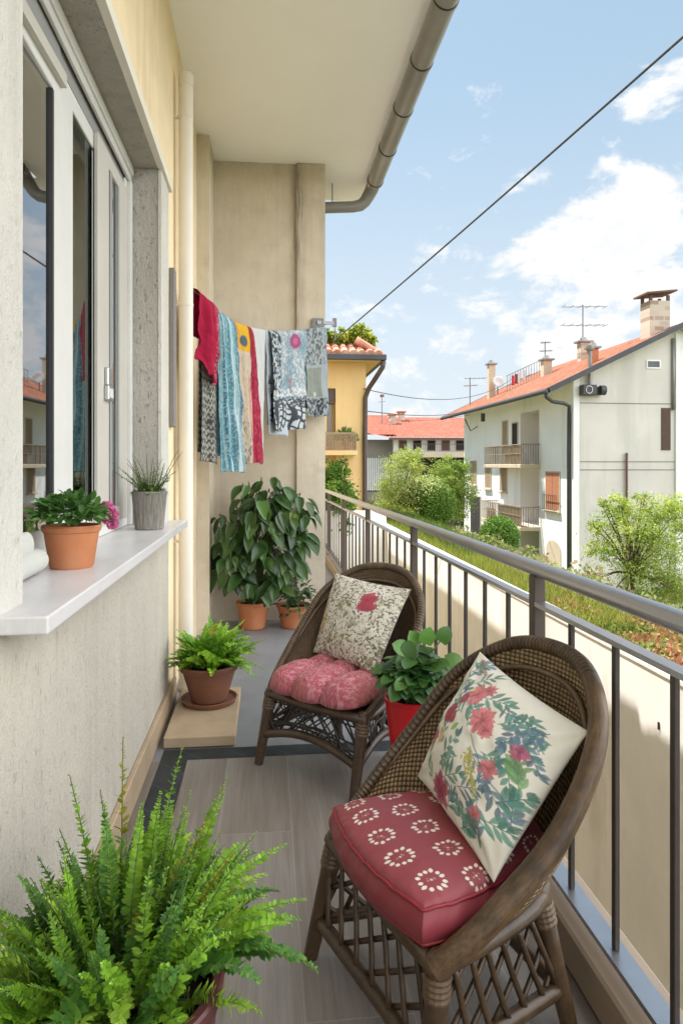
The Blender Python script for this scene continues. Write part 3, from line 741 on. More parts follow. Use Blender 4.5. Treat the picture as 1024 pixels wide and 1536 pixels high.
# --- red box cushion
def box_cushion():
    nu,nv=380,340
    cv=Cv(nu,nv,(.25,.046,.058),.56/.50)
    cv.blend((cv.noise(4,4,3)-.5)*.6,(.30,.055,.066))
    wht=(.74,.66,.58)
    cx=[.07,.27,.48,.69,.90,1.1]; 
    for j,y in enumerate((.13,.36,.60,.84)):
        for i,x in enumerate(cx):
            x_=x+(.0 if j%2==0 else .045)+random.uniform(-.012,.012); y_=y+random.uniform(-.015,.015)
            if not (0.03<x_<.97): continue
            n=12; R=.070
            a0=random.uniform(0,1)
            for k in range(n):
                a=a0+2*pi*k/n; sq=1/max(abs(math.cos(a)),abs(math.sin(a)))**.55
                r0=R*.62*sq; L=R*.46*random.uniform(.75,1.2)
                cv.leaf(x_+r0*math.cos(a)/cv.asp,y_+r0*math.sin(a),L,.0125,a+random.uniform(-.3,.3),wht,1)
            for k in range(5):
                a=random.uniform(0,6.28); cv.leaf(x_+.012*math.cos(a),y_+.012*math.sin(a),.014,.004,a,(.55,.4,.38),.9)
            cv.ell(x_,y_,.008,.008,0,wht,.7)
    a=cv.U*2-1; b=cv.V*2-1
    # rounded-square outline
    k=.27
    X=(.264-.056*np.clip(b+1,0,2)*.9)*a*np.sqrt(1-k*b*b)/math.sqrt(1-k*.25); Y=.205+.238*b*np.sqrt(1-k*a*a)/math.sqrt(1-k*.25)
    edge=np.minimum(1-np.abs(a),1-np.abs(b))
    pkr=.0011*np.sin(np.arctan2(b,a)*46+cv.noise(6,6,2)*9)*np.exp(-edge/.07)+.0012*np.sin(np.arctan2(b,a)*27+1)*np.exp(-edge/.14)
    Z=pkr+.440+.028*np.clip((1-a**4),0,1)**.8*np.clip((1-b**4),0,1)**.8-.010*np.exp(-edge/.02)+(cv.noise(4,4,3)-.5)*.007*np.clip(edge*6,0,1)
    top=np.stack([X,Y,Z],-1).reshape(-1,3)
    V=[top]; Fs=[gridF(nu,nv)]; C=[cv.flat()]
    # boundary loop
    idx=[(0,i) for i in range(nu)]+[(j,nu-1) for j in range(1,nv)]+[(nv-1,i) for i in range(nu-2,-1,-1)]+[(j,0) for j in range(nv-2,0,-1)]
    loop=np.array([[X[q],Y[q],Z[q]] for q in idx]); L=len(loop); rows=9; n0=len(top)
    cen=np.array([0,.205])
    dirs=loop[:,:2]-cen; dirs/=np.linalg.norm(dirs,axis=1)[:,None]
    side=[]
    for r in range(rows):
        t=r/(rows-1); q=loop.copy(); q[:,:2]+=dirs*(.016*math.sin(pi*t)+.0); z0=.352
        q[:,2]=loop[:,2]*(1-t)+z0*t
        ph=np.arange(L)/L*2*pi
        q[:,:2]+=dirs*(np.sin(ph*23+t*2)*.0016*math.sin(pi*t))[:,None]
        side.append(q)
    side=np.concatenate(side); V.append(side)
    i=np.arange(L); j=(i+1)%L
    for r in range(rows-1): Fs.append(np.stack([n0+r*L+i,n0+(r+1)*L+i,n0+(r+1)*L+j,n0+r*L+j],1))
    sc=np.ones((len(side),3))*np.array((.24,.038,.05)); C.append(sc)
    V.append(np.array([[0,.205,.352]])); C.append(np.array([[.27,.03,.04]])); ctr=n0+len(side)
    Fs.append(np.stack([n0+(rows-1)*L+i,np.full(L,ctr),n0+(rows-1)*L+j],1))
    V=np.concatenate(V); C=np.concatenate(C)
    t=thing('seat_cushion','thick red box cushion printed with white flower rings, on the lattice wicker chair','cushion',(NC[0][0],NC[0][1],0),math.radians(NC[1]))
    buildnp('cover',V,Fs,M['satin'],t,C,smooth=True,local=True)
    for nm,src,dz in (('piping',loop,0.001),('piping',side[-L:],.004)):
        pl=src[::6].copy(); pl[:,2]+=dz
        d2=(pl[:,:2]-cen); d2/=np.linalg.norm(d2,axis=1)[:,None]; pl[:,:2]+=d2*.002
        build(nm,MB().tube([tuple(q) for q in pl],.0042,7,closed=True),M['piping'],t,smooth=True,local=True)
box_cushion()

# --- tufted pink cushion
def tuft_cushion():
    nu,nv=150,140
    cv=Cv(nu,nv,(.40,.10,.13),.56/.48)
    cv.blend(np.clip((cv.noise(75,75,2)-.48)*5,0,.75),(.58,.28,.28)); cv.blend(np.clip((cv.noise(5,5,3)-.5)*3,0,.6),(.40,.13,.11)); cv.blend(np.clip((cv.noise(95,95,1)-.62)*6,0,.6),(.26,.04,.07))
    a=cv.U*2-1; b=cv.V*2-1; k=.30
    X=(.272-.05*np.clip(b+1,0,2)*.8)*a*np.sqrt(1-k*b*b)/math.sqrt(1-k*.35); Y=.185+.225*b*np.sqrt(1-k*a*a)/math.sqrt(1-k*.35)
    lu=np.abs(np.sin(cv.U*pi*3))**.32; lv=np.abs(np.sin(cv.V*pi*2.0+.0))**.28
    lob=(.50+.50*lu**1.1)*(.62+.38*lv)
    ed=np.clip((1-a**6),0,1)**.5*np.clip((1-b**6),0,1)**.5
    # front lobes bulge outward
    Y=Y-np.where(b<-.6,(np.abs(np.sin(cv.U*pi*3))**.6)*.045*np.sin(np.clip((-b-.5)/.5,0,1)*pi*.75),0)
    top=np.stack([X,Y,.372+.110*lob*ed+(cv.noise(60,60,2)-.5)*.006],-1).reshape(-1,3)
    bot=np.stack([X*.97,.215+(Y-.215)*.97,.372-.018*ed],-1).reshape(-1,3)
    t=np.concatenate([top,bot]); N=nu*nv
    per=[i for i in range(nu)]+[j*nu+nu-1 for j in range(1,nv)]+[(nv-1)*nu+i for i in range(nu-2,-1,-1)]+[j*nu for j in range(nv-2,0,-1)]
    per=np.array(per); q=np.roll(per,-1)
    Fs=[gridF(nu,nv),gridF(nu,nv,N,True),np.stack([per,per+N,q+N,q],1)]
    th=thing('seat_cushion','tufted pink knitted cushion on the seat of the farther wicker chair','cushion',(FC[0][0],FC[0][1],0),math.radians(FC[1]))
    buildnp('cover',t,Fs,M['print'],th,np.concatenate([cv.flat(),cv.flat()]),smooth=True,local=True)
tuft_cushion()

# --- floral pillow
cv=Cv(380,380,(.70,.665,.575))
cv.blend((cv.noise(6,6,3)-.5)*.8,(.60,.55,.46))
teal=(.09,.22,.17); blue=(.10,.17,.22); grn=(.16,.29,.12); pk=(.56,.17,.18); cr=(.30,.03,.05)
random.seed(21)
for x,y,L,a,c in ((.20,.18,.2,2.0,teal),(.10,.42,.18,1.7,teal),(.06,.22,.15,1.4,grn),(.30,.34,.20,1.9,teal),(.42,.30,.20,1.2,teal),(.45,.20,.22,.5,teal),(.62,.22,.20,-.6,teal),(.63,.25,.17,.7,blue),(.78,.30,.20,-1.2,teal),(.60,.50,.24,-.45,blue),(.80,.40,.18,-.5,blue),(.90,.55,.18,1.9,grn),(.92,.72,.18,2.4,teal),(.72,.66,.2,.25,teal),(.84,.74,.18,-.6,blue),(.50,.58,.16,1.9,teal),(.38,.62,.15,3.0,teal),(.26,.62,.18,1.8,teal),(.16,.64,.2,1.6,teal),(.24,.82,.16,1.0,teal),(.12,.86,.15,.9,blue),(.06,.93,.12,.4,teal),(.45,.80,.18,.2,teal),(.60,.84,.16,-.2,blue),(.72,.88,.18,-.3,teal),(.86,.10,.14,2.1,blue),(.72,.10,.14,2.6,teal),(.97,.30,.15,1.8,blue),(.05,.60,.14,1.5,teal),(.55,.08,.12,1.0,blue),(.30,.10,.12,2.2,grn)):
    cv.spray(x,y,L,a+random.uniform(-.25,.25),c,random.choice((6,7,8)),random.uniform(.011,.019),random.uniform(.06,.105))
for x,y,r,c in ((.36,.78,.10,pk),(.56,.68,.11,pk),(.41,.85,.07,pk),(.62,.64,.07,pk),(.80,.20,.06,pk)): cv.bloom(x,y,r,c,17)
for x,y,r in ((.255,.60,.035),(.31,.555,.04),(.245,.53,.038),(.22,.565,.03),(.29,.70,.038)):
    r*=1.25; cv.ell(x,y,r,r,0,cr,.95); cv.ell(x-.008,y+.01,r*.45,r*.3,.5,(.42,.08,.10),.7)
cv.bloom(.165,.36,.075,(.42,.10,.12),13); cv.bloom(.14,.28,.06,(.38,.08,.10),11)
cv.bloom(.44,.12,.12,(.34,.05,.10),18); cv.bloom(.21,.755,.035,(.12,.2,.34),12)
for x,y,L,a,c in ((.68,.52,.2,.2,teal),(.74,.36,.2,1.2,blue),(.82,.60,.2,-1.0,teal),(.88,.34,.18,.9,teal),(.66,.72,.18,.9,teal),(.90,.86,.16,-2.2,blue),(.95,.48,.16,2.2,grn),(.56,.40,.16,-2.4,teal),(.78,.78,.16,-1.7,blue),(.70,.05,.14,.8,teal),(.86,.22,.16,.3,teal)): cv.spray(x,y,L,a,c,8,.017,.09)
cv.bloom(.77,.47,.07,pk,13); cv.bloom(.86,.66,.06,(.36,.10,.16),12)
for k in range(60): cv.leaf(.60+(k%26)*.0055+random.uniform(-.02,.02),.46-(k%26)*.0055+random.uniform(-.035,.035),.035,.008,random.uniform(-1.6,.4),(.48,.42,.10),.9)
for k in range(40): cv.leaf(.285+random.uniform(-.022,.022),.40+random.uniform(-.06,.045),.034,.008,1.5+random.uniform(-.6,.6),(.58,.40,.14),.9)
cv.leaf(.42,.56,.085,.022,-2.1,(.25,.40,.10),.9); cv.leaf(.47,.57,.09,.013,-1.5,blue,.9); cv.leaf(.27,.78,.04,.012,.4,(.55,.55,.05),.9)
for x,y in ((.08,.97),(.14,.95),(.20,.93)): cv.leaf(x,y,.08,.018,-.2,(.38,.18,.12),.7)
cv.stroke([(.55,.56),(.66,.50),(.78,.42),(.88,.40)],.006,blue,.8); cv.stroke([(.66,.20),(.76,.14),(.86,.20),(.92,.18)],.006,teal,.8); cv.stroke([(.62,.80),(.74,.84),(.86,.80),(.93,.74)],.006,blue,.7)
pillow('throw_pillow',[CT_(NC,-.25,.27,.462),CT_(NC,.25,.165,.452),CT_(NC,.25,.445,.742),CT_(NC,-.225,.475,.812)],.098,cv,(.66,.62,.53),'white pillow printed with red and pink flowers and teal leaves, leaning above the red cushion',.008,.055)

# --- speckled pillow
cv=Cv(300,300,(.66,.61,.52))
n1=cv.noise(42,42,2); n2=cv.noise(4,4,3)
cv.blend(np.clip((n2-.36)*4,0,1)*np.clip((n1-.42)*7,0,1)*.9,(.20,.175,.10))
cv.blend(np.clip((cv.noise(60,60,1)-.60)*8,0,1)*.85,(.10,.09,.07))
cv.blend(np.clip((cv.noise(48,48,1)-.63)*8,0,1)*np.clip((cv.noise(4,4,2)-.45)*5,0,1)*.8,(.24,.27,.10))
for k in range(520):
    x,y=random.random(),random.random(); d=.5+.5*math.sin(x*5+y*7)
    cv.leaf(x,y,random.uniform(.02,.06),random.uniform(.003,.006),random.uniform(0,6.3),random.choice([(.23,.22,.16),(.30,.31,.18),(.16,.15,.12),(.40,.36,.26)]),.65)
for k in range(34):
    cv.leaf(.62+random.uniform(-.06,.06),.66+random.uniform(-.06,.08),.15,.035,.7+random.uniform(-.6,.6),(.42*random.uniform(.7,1.2),.06,.09),.8)
for k in range(26): cv.leaf(.10+random.uniform(-.04,.05),.36+random.uniform(-.10,.12),.06,.010,1.3+random.uniform(-.5,.5),(.55,.30,.07),.75)
for k in range(10): cv.ell(.45+random.uniform(-.1,.1),.52+random.uniform(-.1,.1),.05,.03,random.uniform(0,3),(.62,.58,.46),.5)
pillow('throw_pillow',[CT_(FC,-.235,.28,.462),CT_(FC,.205,.185,.455),CT_(FC,.235,.43,.80),CT_(FC,-.24,.465,.825)],.078,cv,(.6,.56,.48),'cream speckled pillow with one red leaf, leaning above the tufted pink cushion',.006,.05)

# ================================================================== FOLIAGE
HEX=np.array([(0,0,0),(.5,.28,.04),(.42,.68,.05),(0,1,0),(-.42,.68,.05),(-.5,.28,.04)],float)   # leaflet outline, x scaled by width
HEXF=np.array([[0,1,2,3,4,5]])
DIA=np.array([(0,0,0),(.5,.45,.06),(0,1,0),(-.5,.45,.06)],float); DIAF=np.array([[0,1,2,3]])
def leafT(rows=6, fold=.25, droop=.25, p=.75, heart=0.):
    V=[];Fc=[]
    for i in range(rows+1):
        t=i/rows; w=.5*max(0.,math.sin(pi*min(1,t**.8)))**p if 0<t<1 else .004
        y=t-heart*.12*(w>.3 and t<.3); z=-droop*t*t
        V += [(-w,y-(.06 if heart and i==1 else 0),z+w*fold),(0,y,z),(w,y-(.06 if heart and i==1 else 0),z+w*fold)]
        if i:
            k=3*i; Fc += [(k-3,k-2,k+1,k),(k-2,k-1,k+2,k+1)]
    return np.array(V),np.array(Fc)
def unit(a): return a/np.maximum(np.linalg.norm(a,axis=-1,keepdims=True),1e-9)
def inst(T,Fc,pos,d,up,L,wid,C):
    d=unit(d); x=unit(np.cross(d,up)); n=np.cross(x,d); N=len(pos)
    V=pos[:,None,:]+x[:,None,:]*(T[None,:,0,None]*wid[:,None,None])+d[:,None,:]*(T[None,:,1,None]*L[:,None,None])+n[:,None,:]*(T[None,:,2,None]*L[:,None,None])
    Fo=(Fc[None]+(np.arange(N)*len(T))[:,None,None]).reshape(-1,Fc.shape[1])
    return V.reshape(-1,3),Fo,np.repeat(C,len(T),axis=0)
class Acc:
    def __init__(s): s.V=[];s.F=[];s.C=[];s.n=0
    def add(s,V,Fc,C): s.V.append(V); s.F.append(Fc+s.n); s.C.append(C); s.n+=len(V)
    def out(s): return np.concatenate(s.V),[f for f in s.F],np.concatenate(s.C)
def tint(N,c1,c2,j=.12):
    t=rng.random(N)[:,None]; C=np.array(c1)*(1-t)+np.array(c2)*t
    return np.clip(C*(1+rng.normal(0,j,(N,1))),.004,1)
def merge_uniform(Fs):
    by={}
    for f in Fs: by.setdefault(f.shape[1],[]).append(f)
    return [np.concatenate(v) for v in by.values()]

def frond(acc, stems, base, az, el0, L, curl, n, ll, lw, c1, c2, bottle=False, twist=0.):
    m=26; t=np.linspace(0,1,m); el=el0-curl*t**1.4; azs=az+twist*t
    d=np.stack([np.cos(el)*np.cos(azs),np.cos(el)*np.sin(azs),np.sin(el)],1)
    P=np.array(base)+np.concatenate([[np.zeros(3)],np.cumsum(d[:-1]*L/(m-1),0)])
    ts=np.linspace(.12,1,n)+rng.normal(0,.004,n); ts=np.clip(ts,0,1)
    q=np.stack([np.interp(ts,t,P[:,k]) for k in range(3)],1); dd=unit(np.stack([np.interp(ts,t,d[:,k]) for k in range(3)],1))
    side=unit(np.cross(dd,np.array([0,0,1.])+.001)); up=np.cross(side,dd)
    prof=np.clip(np.sin(pi*np.clip(.16+.82*ts,0,1)),.16,1)**.7
    reps=2
    dead=rng.random()<.03
    for r in range(reps):
        if bottle:
            a=rng.random(n)*2*pi; out=side*np.cos(a)[:,None]+up*np.sin(a)[:,None]; dr=out*.95+dd*.50
            nup=dd-out*.3
        else:
            sg=1 if r else -1; out=side*sg; dr=out+dd*(.22+.25*ts[:,None])+up*rng.normal(.12,.16,(n,1)); nup=up+rng.normal(0,.22,(n,3))
        sz=ll*prof*rng.uniform(.8,1.15,n)
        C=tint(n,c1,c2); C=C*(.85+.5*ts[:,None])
        if dead: C=C*np.where(ts[:,None]>.55,np.array([[1.7,.85,.8]]),1.)
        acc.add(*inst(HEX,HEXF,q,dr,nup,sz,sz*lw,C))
    stems.tube([tuple(x) for x in P[::5]]+[tuple(P[-1])],[.0022,.002,.0018,.0015,.0012,.0009,.0006][:len(P[::5])+1],5)

def pot_prof(r0,r1,z0,z1,rim=.03,rw=.012,wall=.012):
    return [(r0*.92,z0),(r0,z0+.006),(r1-(r1-r0)*rim/(z1-z0),z1-rim),(r1-(r1-r0)*rim/(z1-z0)+rw*.9,z1-rim+.003),(r1+rw,z1-.005),(r1+rw-.004,z1),(r1-wall+.004,z1),(r1-wall,z1-.004),(r1-wall-.004,z1-.035),(.001,z1-.036)]

def potted(name,label,loc,pot,mat,group=None):
    t=thing(name,label,'potted plant',loc,0,group)
    r0,r1,h_=pot[:3]; kw=pot[3] if len(pot)>3 else {}
    x,y,z=loc
    build('pot',MB().lathe(pot_prof(r0,r1,z,z+h_,**kw),x,y,48),M[mat],t,smooth=True,auto=35)
    zs=z+h_-.03; sb=MB(); rr=r1-.014
    vs=[(x,y,zs+.012)]; fs=[]
    for k in range(3):
        for a in range(28):
            q=rr*(k+1)/3; vs.append((x+q*math.cos(a*pi/14),y+q*math.sin(a*pi/14),zs+random.uniform(-.004,.008)))
    for a in range(28):
        b_=(a+1)%28; fs.append((0,1+a,1+b_))
        for k in range(2): fs.append((1+k*28+a,1+(k+1)*28+a,1+(k+1)*28+b_,1+k*28+b_))
    build('soil',sb.add(vs,fs),M['soil'],t,smooth=True)
    return t
def foliage(t,acc,stems,leafmat='leaf',stem='stem',nm='foliage',smooth=False):
    V,Fs,C=acc.out(); buildnp(nm,V,merge_uniform(Fs),M[leafmat],t,C,smooth=smooth)
    if stems is not None and stems.v: build('stem',stems,M[stem],t,smooth=True)

# --- big fern in the burgundy pot (foreground)
random.seed(5)
BX,BY,BZ=-.262,1.265,.455
t=potted('potted_fern','large bright green fern in a burgundy pot beside the white wall, nearest the camera',(BX,BY,.0045),(.135,.178,.45,{'rim':.04,'rw':.008,'wall':.014}),'burgundy')
acc=Acc(); st=MB()
gA,gB=(.12,.27,.018),(.25,.43,.035); dA,dB=(.045,.135,.022),(.10,.22,.03); lA,lB=(.26,.42,.04),(.36,.50,.07)
for i in range(280):
    az=random.uniform(0,2*pi); k=random.random()
    r_=.11*math.sqrt(random.random()); base=(BX+r_*math.cos(az),BY+r_*math.sin(az),BZ-.03)
    dx=math.cos(az)
    if k>=.46 and k<.92 and math.sin(az)<-.05 and dx>-.1 and random.random()<.75: continue
    if k<.46:      # tall upright bottle-brush fronds
        el=random.uniform(1.0,1.5); L=random.uniform(.18,.315)
        if dx<-.5: L*=.85; 
        ca,cb=random.choice(((gA,gB),(dA,dB),(gA,gB)))
        frond(acc,st,base,az,el,L,random.uniform(.1,.55),56,.0195,.50,ca,cb,random.random()<.7,random.uniform(-.3,.3))
    elif k<.92:   # arching fronds
        el=random.uniform(.35,1.0); L=random.uniform(.19,.31)*(.8 if dx<-.4 else 1)
        ca,cb=random.choice(((gA,gB),(dA,dB),(gA,gB),(lA,lB)))
        frond(acc,st,base,az,el,L,random.uniform(.7,1.5),50,.029,.44,ca,cb,random.random()<.25,random.uniform(-.4,.4))
    else:         # young pale fronds in the middle
        frond(acc,st,base,az,random.uniform(1.0,1.4),random.uniform(.15,.24),random.uniform(.2,.8),34,.026,.55,lA,lB,False,random.uniform(-.4,.4))
# long fronds that reach furthest
for az,el,L,cu in ((.55,.75,.50,.75),(.25,.62,.46,.8),(1.25,1.15,.50,.3),(1.75,1.2,.52,.25),(2.2,1.15,.46,.3),(.9,1.0,.46,.35),(-.75,.5,.30,1.9),(-1.1,.5,.34,1.9),(-2.3,.5,.40,1.2),(-1.9,.55,.42,1.3),(-2.8,.55,.36,1.1),(-1.2,.5,.40,1.5),(-2.6,.5,.38,1.2)):
    frond(acc,st,(BX+.05*math.cos(az),BY+.05*math.sin(az),BZ-.03),az,el,L*(.70 if abs(az)<.7 else .80),cu,60,.023,.48,gA,gB,el>.9,0)
foliage(t,acc,st)

# --- small fern on the stone slab
sl=MB().bbox(-.497,-.152,3.372,4.10,.006,.060,.005)
o=build('stone_slab',sl,M['tan_stone']); tag(o,'tan stone slab on the floor under the small fern','slab')
SX,SY=-.318,3.86
o=build('saucer',MB().lathe([(.105,.0605),(.145,.066),(.156,.088),(.151,.090),(.140,.072),(.001,.069)],SX,SY,48),M['terracotta_dark'],None,smooth=True,auto=40); tag(o,'brown clay saucer under the small fern pot','saucer')
t=potted('potted_fern','small bright green fern in a brown clay pot on the stone slab',(SX,SY,.0725),(.098,.158,.205,{'rim':.035,'rw':.012,'wall':.012}),'terracotta_dark')
acc=Acc(); st=MB()
for i in range(120):
    az=random.uniform(0,2*pi); r_=.07*math.sqrt(random.random()); L=random.uniform(.19,.31)
    if math.cos(az)<-.3: L*=.8
    c=random.choice((((.17,.36,.02),(.32,.52,.05)),((.09,.24,.02),(.18,.36,.03)),((.17,.36,.02),(.30,.50,.04))))
    frond(acc,st,(SX+r_*math.cos(az),SY+r_*math.sin(az),.25),az,random.uniform(.55,1.5),L,random.uniform(.4,1.3),34,.030,.66,c[0],c[1],random.random()<.3,random.uniform(-.5,.5))
for az,L,cu in ((-.25,.33,.9),(-.5,.32,1.1),(pi+.1,.26,.6)): frond(acc,st,(SX,SY,.25),az,.35,L,cu,34,.03,.55,(.12,.26,.02),(.2,.38,.04))
foliage(t,acc,st)

# --- generic leafy plant
def leafy(t,cen,rad,N,L0,L1,wr,c1,c2,T,mat,down=.5,stems_from=None,shell=.55,nst=20,smooth=True,hang=0):
    cen=np.array(cen); rad=np.array(rad)
    d=unit(rng.normal(size=(N,3))); d[:,2]=np.abs(d[:,2])*np.where(rng.random(N)<.78,1,-.8); rr=shell+(1-shell)*rng.random(N)[:,None]**.6
    pos=cen+d*rad*rr; out=unit(d*np.array([1,1,.35])+rng.normal(0,.25,(N,3))); out[:,2]-=down*(.6+.8*rng.random(N))
    up=np.tile([0,0,1.],(N,1))+d*.7+rng.normal(0,.2,(N,3)); L=rng.uniform(L0,L1,N)
    a=Acc(); a.add(*inst(T[0],T[1],pos,out,up,L,L*wr*rng.uniform(.85,1.15,N),tint(N,c1,c2,.15)))
    st=MB()
    if stems_from is not None:
        s0=Vector(stems_from)
        for i in range(0,N,max(1,N//nst)):
            p=Vector(pos[i]); mid=s0.lerp(p,.5)+Vector((random.uniform(-.02,.02),random.uniform(-.02,.02),.05))
            b0=s0+Vector((random.uniform(-.04,.04),random.uniform(-.04,.04),0)); st.tube(catmull([b0,mid,p],7),[.006,.0055,.005,.0045,.004,.003,.002],6)
    foliage(t,a,st,mat,'stem','foliage',smooth)

# large drooping plant by the end wall
PXc,PYc=-.115,5.83
t=potted('potted_plant','tall dark green plant with big drooping leaves in a terracotta pot by the stained wall',(PXc,PYc,0),(.105,.138,.225,{'rim':.03,'rw':.008,'wall':.012}),'terracotta')
bl=leafT(7,.28,.22,.8)
a=Acc(); stm=MB()
for cx,cy,cz,rx,ry,rz,n in ((-.06,5.74,.92,.26,.20,.30,80),(-.30,5.76,.60,.17,.17,.26,34),(.12,5.74,.80,.21,.18,.30,52),(-.08,5.72,.55,.24,.18,.22,40),(.10,5.68,.48,.16,.14,.18,18),(-.05,5.72,1.16,.22,.12,.12,18),(.05,5.72,1.22,.15,.10,.10,8),(-.36,5.74,.95,.10,.12,.14,10),(.32,5.74,.90,.07,.10,.16,8),(.27,5.76,1.05,.12,.12,.15,10)):
    d=unit(rng.normal(size=(n,3))); d[:,1]-=.25; d[:,2]*=.9; rr=.55+.45*rng.random(n)[:,None]
    pos=np.array([cx,cy,cz])+d*np.array([rx,ry,rz])*rr; pos[:,1]=np.minimum(pos[:,1],5.95)
    out=unit(d*np.array([1,1,.2])+rng.normal(0,.35,(n,3))); out[:,2]=-rng.uniform(.35,1.5,n); out[:,1]=np.minimum(out[:,1],.15)
    up=np.array([0,-.6,.8])+d*.5+rng.normal(0,.25,(n,3)); L=rng.uniform(.115,.205,n)
    a.add(*inst(bl[0],bl[1],pos,out,up,L,L*.50*rng.uniform(.85,1.15,n),tint(n,(.022,.060,.014),(.065,.135,.030),.22)))
    for i in range(0,n,3):
        p=Vector(pos[i]); s0=Vector((PXc+random.uniform(-.05,.05),PYc+random.uniform(-.05,.05),.20)); mid=Vector((s0.x*.6+p.x*.4,s0.y*.6+p.y*.4,max(p.z*.8,.4)))
        stm.tube(catmull([s0,mid,p+Vector((0,0,.02)),p],8),.0045,6)
a.add(*inst(bl[0],bl[1],np.array([(.20,5.62,1.0),(.24,5.60,.98)]),np.array([(.2,-.2,-1.),(-.1,-.1,-1.)]),np.array([(0,-1,.4),(0,-1,.3)]),np.array([.12,.1]),np.array([.06,.05]),np.array([(.22,.30,.03),(.16,.24,.04)])))
foliage(t,a,stm,'leaf_gloss','stem','foliage',True)

t=potted('potted_plant','small dark leafy plant in a terracotta pot between the tall plant and the wicker chair',(.232,5.83,0),(.105,.145,.19,{'rim':.03,'rw':.008,'wall':.012}),'terracotta')
leafy(t,(.25,5.80,.24),(.17,.13,.17),120,.05,.09,.45,(.02,.05,.02),(.06,.12,.04),leafT(4,.25,.2),'leaf_gloss',.2,(.232,5.83,.17),.35,24)

# red pot with glossy plant between the chairs
RXc,RYc=.592,2.725
t=potted('potted_plant','glossy green leafy plant in a bright red pot between the two wicker chairs',(RXc,RYc,.0045),(.068,.118,.44,{'rim':.02,'rw':.003,'wall':.01}),'red_plastic')
lt=leafT(6,.22,.20,.55,1)
cen=np.array([.60,2.70,.505]); N=210
d=unit(rng.normal(size=(N,3))); d[:,2]=np.abs(d[:,2])*1.0-.05; pos=cen+d*np.array([.135,.12,.12])*(.5+.5*rng.random((N,1))); out=unit(d*np.array([1,1,.4])+rng.normal(0,.3,(N,3))); out[:,2]-=rng.uniform(0,.7,N)
up=np.array([0,-.35,.9])+d*.5+rng.normal(0,.2,(N,3)); L=rng.uniform(.045,.082,N)
a=Acc(); a.add(*inst(lt[0],lt[1],pos,out,up,L,L*.85,tint(N,(.022,.075,.018),(.075,.17,.035),.18)))
tp=np.array([(.63,2.70,.66),(.70,2.72,.66),(.72,2.70,.58),(.74,2.70,.55),(.60,2.72,.645),(.56,2.70,.63),(.72,2.68,.53)]); n=len(tp)
a.add(*inst(lt[0],lt[1],tp,np.array([(.3,-.2,.8),(.5,-.1,.8),(.9,-.2,.2),(.9,-.1,-.1),(-.2,-.2,.6),(-.6,-.2,.4),(.7,-.3,-.4)]),np.tile([.2,-1,.5],(n,1)),np.full(n,.07),np.full(n,.068),tint(n,(.07,.19,.03),(.12,.27,.05))))
stm=MB()
for p in list(pos[::4])+list(tp): stm.tube(catmull([(RXc+random.uniform(-.04,.04),RYc+random.uniform(-.04,.04),.40),(float(p[0]+RXc)/2,float(p[1]+RYc)/2,float(p[2])*.5+.25),tuple(p)],6),.0035,6)
foliage(t,a,stm,'leaf_gloss','stem','foliage',True)

# sill pot with flowers
QX,QY,QZ=-.592,2.165,1.0665
t=potted('potted_plant','terracotta pot of leafy green plant with pink flowers on the window sill',(QX,QY,QZ),(.064,.083,.130,{'rim':.022,'rw':.005,'wall':.008}),'terracotta')
a=Acc(); N=520; cen=np.array([-.60,2.16,1.225])
d=unit(rng.normal(size=(N,3))); d[:,2]=np.abs(d[:,2])-.12; pos=cen+d*np.array([.105,.12,.07])*(.35+.65*rng.random((N,1))); pos[:,0]=np.maximum(pos[:,0],-.69)
out=unit(d+rng.normal(0,.5,(N,3))); L=rng.uniform(.022,.042,N); s4=leafT(3,.2,.2)
a.add(*inst(s4[0],s4[1],pos,out,np.array([0,-.3,1.])+rng.normal(0,.3,(N,3)),L,L*.5,tint(N,(.035,.105,.02),(.12,.25,.05),.2)))
N=30; pos=np.array([-.565,2.30,1.235])+rng.normal(0,.022,(N,3)); a.add(*inst(s4[0],s4[1],pos,rng.normal(0,1,(N,3))+np.array([.4,.2,0]),np.tile([0,-.4,1.],(N,1)),np.full(N,.032),np.full(N,.018),tint(N,(.05,.13,.03),(.22,.33,.16),.2)))
stm=MB()
for p in pos[::3]: stm.tube(catmull([(QX,QY,1.18),(-.57,2.25,1.22),tuple(p)],5),.002,5)
foliage(t,a,stm,'leaf','stem','foliage',True)
a=Acc()
for fx,fy,fz,fr in ((-.525,2.335,1.238,.023),(-.515,2.355,1.212,.024),(-.513,2.350,1.186,.023),(-.535,2.345,1.200,.018)):
    N=60; d=unit(rng.normal(size=(N,3))); a.add(*inst(HEX,HEXF,np.array([fx,fy,fz])+d*fr*.25,d,rng.normal(0,1,(N,3)),np.full(N,fr*.85),np.full(N,fr*.8),tint(N,(.62,.09,.30),(.78,.38,.55),.1)))
V,Fs,C=a.out(); buildnp('flower',V,merge_uniform(Fs),M['leaf'],t,C)
# rolled white towel behind it
tw=MB()
for k,(dx,dz,r_) in enumerate(((-.655,.038,.036),)):
    pts=[(dx+.004*math.sin(i*.9),1.66+i*.055,1.0675+dz+.001*math.cos(i)) for i in range(8)]
    tw.tube(pts,[r_*.93,r_,r_*1.02,r_,r_*.99,r_*1.01,r_,r_*.92],18)
tw.tube([(-.668,1.67+i*.055,1.150+.002*math.sin(i*1.3)) for i in range(7)],[.040,.043,.042,.043,.042,.043,.040],16,sq=.5)
o=build('rolled_towel',tw,M['curtain'],None,smooth=True,auto=50); tag(o,'rolled white towels lying on the sill behind the flower pot','towel')

